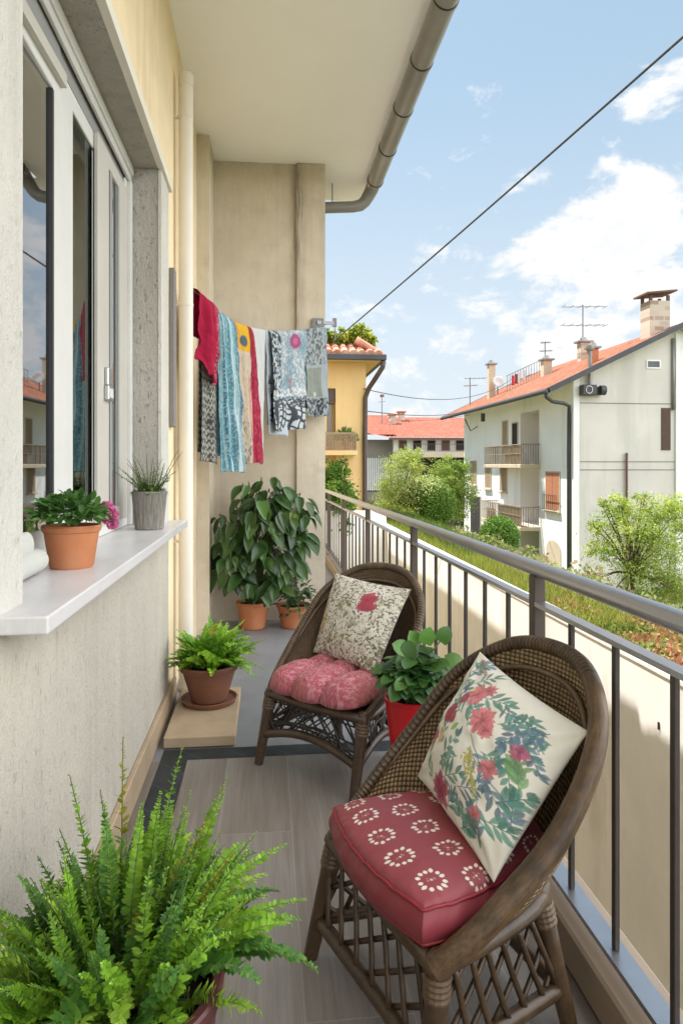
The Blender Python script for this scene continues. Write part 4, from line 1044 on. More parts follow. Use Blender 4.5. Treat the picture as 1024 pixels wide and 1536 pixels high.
# ribbed grey pot with herbs
GX,GY=-.566,3.40
t=potted('potted_plant','ribbed grey pot with wispy green herbs at the far end of the window sill',(GX,GY,1.0665),(.068,.084,.185,{'rim':.012,'rw':.002,'wall':.008}),'ribpot')
a=Acc(); stm=MB()
for i in range(34):
    az=random.uniform(0,2*pi); el=random.uniform(.7,1.45); L=random.choice((.07,.09,.12,.16,.2))
    if i in(0,1): az,el,L=.2,1.2,.24
    if i==2: az,el,L=2.6,1.0,.2
    frond(a,stm,(GX+.05*math.cos(az)*random.random(),GY+.05*math.sin(az)*random.random(),1.235),az,el,L,random.uniform(-.2,.5),18,.017,.28,(.05,.11,.02),(.15,.23,.06),True)
N=160; d=unit(rng.normal(size=(N,3))); d[:,2]=np.abs(d[:,2])*.5; pos=np.array([GX,GY,1.235])+d*np.array([.075,.075,.06]); a.add(*inst(HEX,HEXF,pos,d+rng.normal(0,.4,(N,3)),np.tile([0,0,1.],(N,1)),np.full(N,.024),np.full(N,.010),tint(N,(.07,.15,.02),(.2,.3,.06))))
foliage(t,a,stm)

# ================================================================== LAUNDRY
A0=Vector((-.448,4.37,2.51)); B0=Vector((.53,6.02,2.60))
def PL(px,py):
    # intersect the pixel ray with the vertical plane through the line
    d=Vector(W(px,py,1))-Vector((0,0,H)); n=Vector((B0.y-A0.y,-(B0.x-A0.x),0)); k=n.dot(Vector((A0.x,A0.y,0)))/n.dot(d)
    return Vector((0,0,H))+d*k
NL=Vector((B0.y-A0.y,-(B0.x-A0.x),0)).normalized()
linepx=[(288,433),(303,446),(318,459),(332,470),(346,480),(358,486),(372,491),(385,494),(398,496),(415,497.5),(430,497.5),(445,496.5),(456,495),(472,493),(488,491),(497,490)]
lp=[A0]+[PL(*q) for q in linepx]
cl=thing('clothesline','thin clothesline cord strung from the downpipe to the end wall','clothesline',A0)
build('cord',MB().tube([tuple(q) for q in lp],.0035,6),M['rope'],cl,smooth=True)
br=MB(); e=lp[-1]
br.bar((.44,6.03,e.z+.02),(e.x+.03,e.y-.0,e.z+.03),.022,.03); br.bar((e.x+.028,e.y,e.z-.0),(e.x+.028,e.y,e.z+.075),.03,.035); br.box(.40,.50,6.035,6.0615,e.z-.03,e.z+.06); br.tube([(e.x+.03,e.y,e.z),(e.x+.035,e.y,e.z-.07),(e.x+.03,e.y,e.z-.12)],.005,6)
build('bracket',br,M['antenna'],cl)
def towel(label, quad, cv, off, folds=2.5, amp=.012, back=.75, name='hanging_towel', ragged=0, sidecol=None, cat='towel', bulge=0):
    "quad: pixel corners TL,TR,BL,BR on the plane of the line; cloth is folded over the cord"
    TL,TR,BL,BR=[PL(*q) for q in quad]; nu,nv=cv.nu,cv.nv
    u=cv.U; v=cv.V
    def lerp(a,b,t): return np.array(a)*(1-t[...,None])+np.array(b)*t[...,None]
    # follow the sagging cord along the top
    ks=np.linspace(0,1,12); tops=[]
    for k in ks:
        px=quad[0][0]+(quad[1][0]-quad[0][0])*k; py=np.interp(px,[q[0] for q in linepx],[q[1] for q in linepx]); tops.append(PL(px,py))
    tops=np.array([tuple(q) for q in tops]); T_=np.stack([np.interp(u,ks,tops[:,i]) for i in range(3)],-1)
    # v: 1 at cord, 0 at hem
    P=T_*v[...,None]+lerp(BL,BR,u)*(1-v[...,None])
    ph=rng.random()*6
    f=np.sin(u*2*pi*folds+ph+(1-v)*.7+(cv.noise(3,3,2)-.5)*3.2)*amp*1.5*(.25+.9*(1-v))+(cv.noise(4,7,3)-.5)*.022+np.sin(u*2*pi*folds*2.3+ph*2)*amp*.25
    nn=np.array(NL)
    front=P+nn*((.004+off)*(1-np.exp(-(1-v)/.03))+f*(1-np.exp(-(1-v)/.12))+bulge*np.sin(pi*v)*.5)[...,None]
    front[...,2]+=.0055
    front[...,2]+=(cv.noise(5,1,2)-.5)*max(ragged,.022)*(1-v)
    bl_=T_*v[...,None]+(T_*(1-back)+lerp(BL,BR,u)*back)*(1-v[...,None])
    bk=bl_-nn*((.006)*(1-np.exp(-(1-v)/.03))-f*.6*(1-np.exp(-(1-v)/.12)))[...,None]; bk[...,2]+=.0055
    N=nu*nv; V=np.concatenate([front.reshape(-1,3),bk.reshape(-1,3)])
    a=(nv-1)*nu+np.arange(nu-1); br_=np.stack([a,a+1,a+1+N,a+N],1)
    C=cv.flat(); Cb=C*.9 if sidecol is None else np.ones_like(C)*np.array(sidecol)
    o=buildnp(name,V,[gridF(nu,nv),gridF(nu,nv,N,True),br_],M['cloth'],None,np.concatenate([C,Cb]),smooth=True)
    sm=o.modifiers.new('thick','SOLIDIFY'); sm.thickness=.0025; sm.offset=0
    tag(o,label,cat,'laundry on the clothesline'); return o
# dark checked cloth
cv=Cv(60,140,(.09,.09,.08)); w=((np.sin(cv.U*60)*np.sin(cv.V*150))>.15)*1.; cv.blend(w*.8*(cv.noise(30,60,1)>.35),(.55,.54,.48)); cv.blend((np.abs(np.sin(cv.V*75))>.9)*.5,(.5,.5,.45))
towel('black and white checked cloth hanging behind the crimson towel',[(301,445),(321,461),(295,690),(326,698)],cv,.012,1.5,.010,.95)
cv=Cv(50,70,(.42,.012,.055)); cv.blend((cv.noise(30,30,2)-.45)*.7,(.30,.008,.04)); cv.blend(np.clip((cv.U-.66)*9,0,1)*np.clip((cv.noise(40,50,1)-.5)*6,0,1)*.7,(.60,.30,.34))
towel('crimson towel folded short over the line next to the downpipe',[(288,433),(317,458),(285,545),(318,580)],cv,.055,1.2,.020,.6,ragged=.10,bulge=.03)
cv=Cv(70,160,(.10,.26,.33)); 
for k in range(26):
    x=random.random(); cv.blend(np.exp(-((cv.U-x)/.016)**2)*.85,random.choice([(.03,.12,.19),(.42,.62,.65),(.14,.38,.46),(.55,.70,.70)]))
cv.blend(np.clip((cv.noise(44,120,1)-.56)*7,0,1)*.45,(.60,.70,.70)); cv.blend(np.clip((cv.U-.55)*5,0,1)*np.clip(1.05-cv.V*1.3,0,1)*.5,(.62,.70,.70))
towel('long teal striped towel between the checked cloth and the yellow patterned cloth',[(318,460),(347,479),(327,709),(363,711)],cv,.035,2.2,.014,.9)
cv=Cv(50,140,(.60,.50,.38)); cv.blend((cv.V>.80)*1.,(.72,.42,.03)); cv.blend((cv.V>.80)*(cv.U<.25)*.8,(.60,.28,.12)); cv.ell(.52,.875,.22,.045,0,(.10,.13,.17),1,.2); cv.blend(np.clip((cv.U-.55)*6,0,1)*(cv.V<.62)*.85,(.62,.30,.24)); cv.blend(np.clip((.16-cv.U)*9,0,1)*(cv.V<.75),(.12,.11,.10)); cv.blend(np.clip((cv.noise(24,50,1)-.58)*8,0,1)*.4*(cv.V<.78),(.34,.26,.20)); cv.blend((cv.V<.3)*np.clip((cv.noise(20,40,1)-.55)*8,0,1)*.6,(.10,.09,.09))
towel('cream cloth with a yellow top band and grey dot on the clothesline',[(346,479),(373,491),(361,696),(377,696)],cv,.020,1.3,.010,.9)
cv=Cv(40,120,(.38,.02,.06)); cv.blend(np.clip((cv.noise(12,70,1)-.5)*5,0,1)*.5,(.55,.12,.16)); cv.blend((np.abs(np.sin(cv.U*22))>.9)*.5,(.20,.01,.03))
towel('narrow crimson striped cloth hanging between the cream cloth and the plain white cloth',[(370,490),(375,492),(373,696),(391,697)],cv,.026,.8,.006,.9)
cv=Cv(40,100,(.60,.60,.585))
towel('plain white cloth hanging beside the narrow crimson cloth',[(373,491),(397,496),(385,697),(394,697)],cv,.006,.8,.008,.9)
cv=Cv(20,40,(.48,.53,.58)); towel('pale blue grey cloth showing behind the left edge of the patterned scarf',[(397,496),(430,497.5),(401,654),(428,656)],cv,.004,1,.008,.9,'hanging_cloth',cat='cloth')
cv=Cv(130,170,(.30,.36,.40)); g=cv.noise(46,60,1)
cv.blend((cv.V>.30)*np.clip((g-.5)*9,0,1)*.8,(.62,.64,.64)); cv.blend((cv.V>.32)*(cv.U>.25)*np.clip((cv.noise(7,7,2)-.5)*5,0,1)*.6,(.13,.28,.35)); cv.blend((cv.U<.26)*np.clip((cv.noise(30,42,1)-.48)*9,0,1),(.05,.06,.07)); cv.ell(.66,.89,.15,.085,0,(.36,.05,.17),.95,.2); cv.ell(.66,.89,.08,.045,0,(.50,.2,.32),.6,.4)
for k in range(14): cv.leaf(.48+random.uniform(-.04,.04),.34+random.uniform(0,.14),.05,.01,1.5,(.52,.16,.12),.8)
cv.blend((cv.V<.42)*(cv.V>.34)*np.clip((g-.35)*6,0,1),(.66,.66,.66)); cv.blend((cv.V<.30)*1.,(.55,.58,.60)); q=np.maximum(np.abs(np.sin(cv.U*17+cv.noise(5,5,1)*5)),np.abs(np.sin(cv.V*52+cv.noise(5,5,1)*5))); cv.blend((cv.V<.31)*(q>.88),(.06,.07,.08)); cv.blend((cv.V<.335)*(cv.V>.23)*np.clip((cv.noise(50,60,1)-.45)*8,0,1),(.07,.08,.09))
towel('grey blue patterned scarf with a magenta flower on the clothesline',[(401,496),(455,495.5),(404,650),(456,643)],cv,.03,1.6,.012,.9,'hanging_scarf',cat='scarf')
cv=Cv(70,120,(.34,.37,.375)); cv.blend((cv.V>.58)*np.clip((cv.noise(26,46,1)-.48)*8,0,1)*.85,(.07,.08,.09)); cv.blend((cv.V<.55)*(cv.V>.22)*(cv.U<.72)*.9,(.24,.26,.215)); cv.blend((cv.V<.21)*np.clip((cv.noise(24,40,1)-.42)*9,0,1),(.05,.055,.065)); cv.blend((cv.U>.74)*.6*np.clip((cv.noise(5,20,2)-.3)*3,0,1),(.30,.37,.42)); cv.ell(.45,.255,.10,.03,0,(.55,.6,.55),.8,.4)
towel('grey patterned cloth with a green panel hanging nearest the bracket on the end wall',[(454,495),(487,491.5),(456,626),(489,625)],cv,.012,1.0,.008,.9,'hanging_cloth',cat='cloth')

# ================================================================== GROUND AND GARDEN
g=MB(); R_=700
g.add([(-R_,-R_,-4.75),(R_,-R_,-4.75),(R_,R_,-4.75),(-R_,R_,-4.75)],[(0,1,2,3)])
o=build('ground',g,M['grassy'],local=True); struct(o,'wide flat ground reaching out to the horizon','ground')
g=MB(); g.add([(-6,-12,-4.6),(3.0,-12,-4.6),(3.0,30,-4.6),(-6,30,-4.6)],[(0,1,2,3)])
o=build('courtyard',g,M['courtyard'],local=True); struct(o,'paved courtyard between the balcony and the cream garden wall','ground')
nx,ny=60,60
gx=np.concatenate([np.linspace(3.17,4.2,10),np.linspace(4.4,11,26),np.linspace(12,70,24)]); gy=np.linspace(-14,130,ny)
GXm,GYm=np.meshgrid(gx,gy)
def terr(x,y=0):
    x=np.asarray(x,float); t=np.clip((x-3.95)/6.5,0,1); return -.36-(3.95)*(t*t*(3-2*t))
Zm=terr(GXm)+ (np.sin(GXm*2.1+GYm*1.3)*.04+np.sin(GYm*2.7)*.03)*(GXm>4.3)
o=buildnp('garden_ground',np.stack([GXm,GYm,Zm],-1).reshape(-1,3),gridF(60,60),M['grassy'],None,smooth=True); struct(o,'green garden slope behind the cream wall','ground')
gp=MB(); n_=24
for i in range(n_):
    y=6.2+i*.32; gp.v += [(4.35+.12*math.sin(i),y,float(terr(4.4))+.05),(5.6+.2*math.sin(i*.7),y,float(terr(5.6))+.05)]
    if i: k=2*i; gp.f.append((k-2,k-1,k+1,k))
o=build('gravel_path',gp,M['gravel'],local=True); struct(o,'pale gravel patch on the garden slope','path')
gw=thing('garden_wall','long cream plastered garden wall across the courtyard, topped by plants','wall',(3.09,9,-4.6))
build('wall',MB().box(3.0,3.17,-9,20.95,-4.6,-.235),M['garden_wall'],gw)
build('coping',MB().bbox(2.985,3.185,-9,20.95,-.234,-.19,.008),M['garden_wall'],gw)
st_=MB()
st_.bbox(2.986,2.9995,4.95,4.965,-.66,-.60,.003)
build('wall_hook',st_,M['bal_dark'],gw)
o=build('courtyard_wall',MB().bbox(-.4,2.995,17.0,17.15,-4.6,.22,.01),M['ext_white']); tag(o,'pale grey cross wall seen through the far railing bars','wall')
o=build('garden_block',MB().bbox(5.0,5.25,8.4,11.2,-2.2,-.72,.02),M['garden_wall']); tag(o,'low cream garden block beyond the red ground cover','wall')

def blades(name,N,x0,x1,y0,y1,h0,h1,w,c1,c2,label,cat,lean=.35,zoff=0):
    x=rng.uniform(x0,x1,N); y=rng.uniform(y0,y1,N); z=terr(x)+zoff
    d=np.stack([rng.normal(0,lean,N),rng.normal(0,lean,N),np.ones(N)],1); T=np.array([(-.5,0,0),(.5,0,0),(.3,.55,.05),(0,1,.14),(-.3,.55,.05)],float)
    L=rng.uniform(h0,h1,N); a=Acc(); a.add(*inst(T,np.array([[0,1,2,3,4]]),np.stack([x,y,z],1),d,rng.normal(0,1,(N,3)),L,np.full(N,w),tint(N,c1,c2,.15)))
    V,Fs,C=a.out(); o=buildnp(name,V,merge_uniform(Fs),M['leaf_far'],None,C); tag(o,label,cat,kind='stuff'); return o
blades('bed_grass',20000,3.2,3.95,6.8,20.5,.06,.22,.011,(.17,.24,.035),(.42,.42,.09),'yellow green grass growing along the top of the garden wall','grass')
blades('bed_undergrowth',4500,3.6,4.6,12,22,.15,.42,.03,(.06,.12,.02),(.18,.26,.05),'darker green growth behind the yellow grass','grass',.5)
def cover(name,N,x0,x1,y0,y1,hh,L,cols,label,cat):
    x=rng.uniform(x0,x1,N); y=rng.uniform(y0,y1,N); z=terr(x)+rng.random(N)*hh*(.6+.5*np.sin(x*5)*np.sin(y*3.1))
    a=Acc(); k=rng.integers(0,len(cols),N); patch=(np.sin(y*2.3+x*4)+np.sin(y*5.1-x*3)*.6+rng.normal(0,.5,N))
    k=np.clip(((patch+1.8)/3.6*len(cols)).astype(int),0,len(cols)-1)
    C=np.array(cols)[k]*(1+rng.normal(0,.18,(N,1)))
    a.add(*inst(HEX,HEXF,np.stack([x,y,z],1),rng.normal(0,1,(N,3))+np.array([0,0,.6]),rng.normal(0,1,(N,3))+np.array([0,0,1.]),rng.uniform(L*.6,L*1.2,N),rng.uniform(L*.5,L*.9,N),np.clip(C,.01,1)))
    V,Fs,C=a.out(); o=buildnp(name,V,merge_uniform(Fs),M['leaf_far'],None,C); tag(o,label,cat,kind='stuff'); return o
cover('ground_cover',12000,3.2,4.1,1.2,8.6,.13,.05,[(.14,.20,.04),(.28,.28,.07),(.36,.20,.08),(.30,.12,.07),(.33,.30,.10),(.18,.25,.05)],'reddish and yellow low succulents covering the near garden wall bed','ground cover')
cover('dry_shrubs',7000,4.2,6.2,8.5,16,.42,.07,[(.15,.21,.05),(.24,.27,.09),(.30,.28,.12),(.33,.24,.15),(.18,.24,.06)],'dry pinkish grey scrub on the garden slope','scrub')

# ------------------------------------------------------------------ trees and shrubs
def tree(name,label,base,blobs,N,ls,c1,c2,trunk=.06,cat='tree',group=None,clump=.17,even=False,limbs=10,lw=.6,lit_top=False):
    t=thing(name,label,cat,base,0,group)
    vol=np.array([b[3]*b[4]*b[5] for b in blobs])**.66; vol/=vol.sum(); a=Acc(); cl_=[]
    for b,w_ in zip(blobs,vol):
        n=int(N*w_); cen=np.array(b[:3]); rad=np.array(b[3:6])
        if even:
            d=unit(rng.normal(size=(n,3))); pos=cen+d*rad*np.clip(rng.normal(.95,.055,(n,1)),.6,1.08)
            nz=d
            C=tint(n,c1,c2,.16)
            if lit_top: C=np.where(((d[:,2:3]*.8-d[:,0:1]*.5+rng.normal(0,.25,(n,1)))>.35)&(rng.random((n,1))<.55),np.array([[.60,.62,.28]]),C)  # leaves facing up and sunward painted pale as a lit top
        else:
            m=max(8,int(n/70)); dc=unit(rng.normal(size=(m,3))); cc=cen+dc*rad*(rng.random((m,1))**.45)
            k=rng.integers(0,m,n); r_=rad.mean()*clump*(.6+.9*rng.random((m,1)))
            pos=cc[k]+rng.normal(size=(n,3))*r_[k]*np.array([1,1,.7]); nz=unit(pos-cen)
            ct=rng.random((m,1)); C=(np.array(c1)*(1-ct)+np.array(c2)*ct)[k]*(1+rng.normal(0,.16,(n,1))); cl_+=list(cc[:max(2,limbs//len(blobs))])
        dr=unit(rng.normal(size=(n,3))+nz*.5); up=unit(rng.normal(size=(n,3))*.8+nz*.6+np.array([0,0,.5])); L=rng.uniform(ls*.65,ls*1.25,n)
        a.add(*inst(HEX if ls>.09 else DIA,HEXF if ls>.09 else DIAF,pos,dr,up,L,L*lw,np.clip(C,.006,1)))
    if even:
        # dense inner foliage so the bush is not see-through
        for b in blobs:
            n=int(N*.25); d=unit(rng.normal(size=(n,3))); pos=np.array(b[:3])+d*np.array(b[3:6])*(.78*rng.random((n,1))**.2); a.add(*inst(DIA,DIAF,pos,rng.normal(size=(n,3)),rng.normal(size=(n,3)),np.full(n,ls*1.8),np.full(n,ls*1.5),tint(n,c1,c2,.1)))
    V,Fs,C=a.out(); buildnp('crown',V,merge_uniform(Fs),M['leaf_far'],t,C)
    tr=MB(); top=np.mean([b[:3] for b in blobs],0); b0=Vector(base); tp=Vector(top)
    fork=b0.lerp(tp,.72)+Vector((random.uniform(-.05,.05),random.uniform(-.05,.05),0))
    pts=catmull([b0,b0.lerp(fork,.5)+Vector((.05,.03,0)),fork,tp],9); tr.tube(pts,[trunk*(1.15-.09*i) for i in range(9)],9)
    for q in cl_[:limbs]:
        q=Vector(q); mid=fork.lerp(q,.5)+Vector((0,0,.08)); tr.tube(catmull([fork,mid,q],6),[trunk*.5,trunk*.42,trunk*.34,trunk*.26,trunk*.18,trunk*.1],6)
    build('trunk',tr,M['bark'],t,smooth=True)
    return t
def cpos(px,py,zc): return W(px,py,zc)
def blob(px,py,zc,rpx,rpy=None,ry=None):
    c=cpos(px,py,zc); r=rpx*zc/F; return (c[0],c[1],c[2],r,(ry or r),(rpy or rpx)*zc/F)
G=lambda x:float(terr(x))
# round clipped bush, sunward top leaves coloured pale as sunlight
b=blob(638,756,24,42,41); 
tree('round_bush','dense round clipped bush with painted sunlit top, in the garden centre behind the handrail',(b[0],b[1],G(b[0])),[b],17000,.068,(.05,.135,.018),(.21,.33,.05),.08,'bush',None,even=True,lit_top=True)
b=blob(748,806,24,29,32); b2=blob(746,836,24,31,30)
tree('clipped_bush','dark green cone shaped bush in front of the white house facade',(b[0],b[1],G(b[0])),[b,b2],12000,.07,(.06,.16,.025),(.20,.33,.05),.06,'bush',None,even=True)
b1=blob(604,706,30,30,32); b2=blob(590,742,30,26,30); b3=blob(622,690,30,18,18); b4=blob(578,770,30,24,26)
tree('garden_tree','airy pale green tree rising between the yellow house and the round bush',(b1[0],b1[1],G(b1[0])),[b1,b2,b3,b4],15000,.075,(.24,.34,.06),(.52,.56,.15),.07,'tree','garden trees between the houses')
b1=blob(672,712,33,30,26); b2=blob(690,745,33,24,40); b3=blob(668,735,33,18,18); b4=blob(690,700,33,16,14)
tree('garden_tree','bright green tree standing beside the far corner of the white house',(b1[0],b1[1],G(b1[0])),[b1,b2,b3,b4],15000,.08,(.14,.25,.04),(.38,.46,.09),.09,'tree','garden trees between the houses')
b1=blob(600,775,23,30,22); b2=blob(572,790,23,22,20); b3=blob(640,800,23,20,10); b4=blob(560,765,24,14,16)
tree('low_shrub','low yellow green shrub at the foot of the airy pale tree',(b1[0],b1[1],G(b1[0])),[b1,b2,b3,b4],5200,.09,(.18,.27,.04),(.40,.44,.10),.03,'shrub')
b1=blob(500,735,17.5,20,44,.6); b2=blob(516,765,17.5,18,34,.5); b3=blob(508,705,17.5,14,14,.4); b4=blob(526,790,17.5,14,20,.4)
tree('hedge_tree','dark green tree with dense leaves in the courtyard below the yellow house',(b1[0],16.4,-4.6),[b1,b2,b3,b4],9000,.085,(.06,.15,.02),(.20,.32,.05),.08,'tree')
# feathery tree on the right
bl=[blob(940,790,15,46,40,.6),blob(905,830,15,26,24,.4),blob(990,810,15,40,40,.6),blob(930,760,15,22,18,.35),blob(985,765,15,28,22,.4),blob(960,865,15,46,40,.6),blob(1015,770,15,22,30,.4),blob(1010,870,15,36,40,.5),blob(920,900,15,26,22,.4),blob(895,790,15,14,10,.25),blob(960,745,15,10,10,.2),blob(907,755,15,9,9,.2),blob(893,870,15,12,10,.25)]
tree('feathery_tree','light green feathery tree in front of the shade-toned gable wall at the right',(bl[0][0]+.1,bl[0][1],G(bl[0][0])),bl,26000,.052,(.20,.31,.045),(.50,.56,.12),.06,'tree',None,.19,limbs=36,lw=.55)
bl=[blob(1005,945,10,26,14,.35),blob(1040,935,10,30,20,.35),blob(985,955,10,14,9,.25)]
tree('dark_shrub','dark green leafy shrub under the feathery tree at the right',(bl[0][0],bl[0][1],G(bl[0][0])),bl,3600,.075,(.02,.06,.015),(.08,.16,.03),.03,'shrub')
bl=[blob(880,905,11,16,7,.25),blob(905,915,11,16,7,.25)]
tree('low_shrub','small green shrub poking out of the dry scrub behind the handrail',(bl[0][0],bl[0][1],G(bl[0][0])),bl,1500,.055,(.08,.15,.03),(.22,.30,.07),.02,'shrub')

# ================================================================== YELLOW HOUSE
yh=thing('yellow_house','ochre yellow house with a tiled eave and dark downpipe beyond the end wall','house',(-.5,25,-4.6))
YF=21.0; YXR=3.06
build('wall',MB().box(-5,1.84,YF,30,-4.6,4.55).box(2.115,YXR,YF,30,-4.6,4.55).box(1.84,2.115,YF,30,-4.6,.6).box(1.84,2.115,YF+.25,30,.6,4.55).box(1.84,2.115,YF,YF+.25,3.74,4.55),M['ext_yellow'],yh)
build('eave_soffit',MB().box(-5,3.50,20.36,30,4.552,4.60),M['ext_yellow'],yh)
build('gutter',MB().bbox(-5,3.58,20.24,20.36,4.52,4.70,.02).bbox(3.46,3.58,20.362,30,4.52,4.70,.02),M['verge'],yh)
rf=MB(); rf.add([(-5,20.37,4.64),(3.46,20.37,4.64),(3.46,30,4.64),(-5,30,4.64),(-5,21.7,5.2),(2.6,21.7,5.2),(2.6,29,5.2),(-5,29,5.2)],[(0,1,5,4),(1,2,6,5),(4,5,6,7),(2,3,7,6),(0,4,7,3)])
for k in range(34):
    x=3.34-k*.25
    if x<-4.8: break
    xs=x if k>3 else x-.0
    for j in range(3):
        y0=20.33+j*.46; z0=4.655+j*.195; 
        if x>2.6+ (3.46-2.6)*(1-j/3.0)+.02: continue
        rf.tube([(x,y0,z0+.05),(x,y0+.5,z0+.05+.5*.42)],[.135,.105],9)
for k in range(16):
    y=20.6+k*.25; rf.tube([(3.5,y,4.70),(2.7,y,5.2)],[.115,.10],8)
build('roof',rf,M['tiles_pale'],yh)
wf=build('window',ring(1.86,2.10,3.30,3.72,.03,0,1) and MB().box(1.842,2.113,YF+.06,YF+.12,3.29,3.738),M['shutter_brown'],yh)
build('pane',MB().box(1.90,1.96,YF+.05,YF+.059,3.34,3.69).box(2.0,2.06,YF+.05,YF+.059,3.34,3.69),M['far_glass'],wf)
build('balcony_door',MB().bbox(1.845,1.99,YF+.05,YF+.12,1.95,3.22,.01),M['grey_slat'],yh)
bp=build('balcony',MB().bbox(.6,2.70,20.30,YF-.004,1.66,1.80,.01),M['ext_yellow'],yh)
sb=MB()
for k in range(40):
    x=.62+k*.0525; sb.bar((x,20.36,1.82),(x,20.36,2.30),.030,.02,(0,1,0))
for k in range(11):
    y=20.38+k*.055; sb.bar((2.66,y,1.82),(2.66,y,2.30),.03,.02,(1,0,0))
sb.box(.6,2.68,20.345,20.375,2.30,2.35).box(.6,2.68,20.345,20.375,1.802,1.83)
build('railing',sb,M['shutter_tan'],bp)
build('downpipe',MB().tube([(3.5,20.3,4.5),(3.47,20.35,4.32),(3.30,20.6,4.02),(3.12,20.86,3.72),(3.03,20.93,3.45),(3.02,20.93,2.2),(3.02,20.93,0),(3.02,20.93,-4.5)],.075,12),M['bal_brown'],yh,smooth=True)
pt=thing('potted_plant','small terracotta potted plant standing on the balcony of the yellow house','potted plant',(2.4,20.62,1.8015))
build('pot',MB().lathe(pot_prof(.08,.12,1.8015,2.12),2.4,20.62,16),M['terracotta'],pt)
a=Acc(); N=260; d=unit(rng.normal(size=(N,3))); d[:,2]=np.abs(d[:,2]); a.add(*inst(HEX,HEXF,np.array([2.4,20.62,2.12])+d*np.array([.32,.2,.36])*rng.random((N,1))**.5,d,rng.normal(0,1,(N,3)),np.full(N,.12),np.full(N,.06),tint(N,(.08,.16,.03),(.22,.3,.07))))
foliage(pt,a,None)
bl=[(2.45,21.3,5.36,.42,.35,.30),(2.9,21.25,5.38,.42,.35,.30),(2.0,21.3,5.30,.35,.35,.26),(3.25,21.2,5.15,.26,.3,.22),(2.85,21.4,5.62,.26,.25,.18),(1.6,21.4,5.3,.35,.35,.28)]
tree('rooftop_shrub','yellow green shrub growing on the tiled roof of the yellow house',(2.1,22.3,5.2),bl,6500,.095,(.15,.24,.025),(.42,.45,.06),.03,'shrub')

# ================================================================== WHITE APARTMENT HOUSE
ah=thing('apartment_house','white three storey house with orange tiled roof, loggias and a shade-toned gable','house',(18,38,-4.35))
X0,Yg,Ye=13.84,29.7,47.0; ZB=-4.45; ZE=4.62; XR=23.9
L0,L1=33.64,36.23
w=MB().box(X0,XR,Yg,L0,ZB,ZE).box(X0,XR,L1,Ye,ZB,ZE).box(15.4,XR,L0,L1,ZB,ZE).box(X0,15.4,L0,L1,4.20,ZE).box(X0,15.4,L0,L1,1.12,1.42).box(X0,15.4,L0,L1,-2.06,-1.80)
rz=lambda x:4.78+.474*(x-12.4) if x<=18.9 else 4.78+.474*(18.9-12.4)-.474*(x-18.9)
w.prism([(X0,ZE+.001),(XR,ZE+.001),(XR,rz(XR)-.2),(18.9,rz(18.9)-.2),(X0,rz(X0)-.2)],'y',Yg,Ye)
build('wall',w,M['ext_white'],ah)
build('gable_face',MB().prism([(X0+.30,ZB),(18.72,ZB),(18.72,rz(18.72)-.21),(X0+.30,rz(X0+.30)-.21)],'y',Yg-.012,Yg-.0005),M['ext_gable_shaded'],ah)
lg=MB().box(15.37,15.399,L0+.02,L1-.02,1.425,4.19).box(15.37,15.399,L0+.02,L1-.02,-1.795,1.115); build('loggia_back',lg,M['ext_beige'],ah)
for q_ in ((L0+1.1,L0+1.9,1.43,3.5),(L0+1.1,L0+1.9,-1.79,.3),(L0+.1,L1-.1,ZB,-2.3)):
    build('loggia_door',MB().box(15.33,15.369,*q_),M['ext_dark'],ah)
# roof
r_=MB(); ya,yb=29.15,47.5
xe=12.42; zr=rz(18.9)
nA=130
def roofside(xa,za,xb,zb,sgn):
    vs=[];fs=[]
    for j in range(nA+1):
        y=ya+(yb-ya)*j/nA; bump=.035*abs(math.sin(j*pi/2))
        vs += [(xa,y,za+bump),(xb,y,zb+bump)]
        if j: k=2*j; fs.append((k-2,k-1,k+1,k))
    r_.add(vs,fs)
roofside(xe,4.78,18.9,zr,1); roofside(18.9,zr,25.3,zr-.474*6.4,-1)
build('roof',r_,M['tiles'],ah,recalc=False)
us=MB(); us.prism([(xe,4.62),(18.9,zr-.16),(25.3,zr-.474*6.4-.16),(25.3,zr-.474*6.4-.02),(18.9,zr-.02),(xe,4.76)],'y',ya+.02,yb-.02)
build('roof_deck',us,M['ext_white'],ah)
for pf,y0_,y1_ in (([(xe-.05,4.54),(18.9,zr-.20),(18.9,zr+.06),(xe-.05,4.80)],ya-.10,ya+.018),([(18.902,zr-.20),(25.3,zr-.474*6.4-.2),(25.3,zr-.474*6.4+.06),(18.902,zr+.06)],ya-.10,ya+.018),([(xe-.05,4.54),(18.9,zr-.20),(18.9,zr+.06),(xe-.05,4.80)],yb-.018,yb+.1)):
    build('verge_board',MB().prism(pf,'y',y0_,y1_),M['verge'],ah)
gt2=MB().tube([(xe-.08,ya-.1,4.66),(xe-.08,yb,4.66)],.11,10); build('gutter',gt2,M['verge'],ah,smooth=True,auto=40)
dpts=[(xe-.06,29.35,4.62),(xe,29.35,4.40),(12.75,29.5,4.22),(13.3,29.55,4.15),(13.66,29.75,4.05),(13.74,29.95,3.7),(13.75,30.0,2),(13.75,30.0,-4.4)]
build('downpipe',MB().tube(dpts,.085,10),M['verge'],ah,smooth=True)
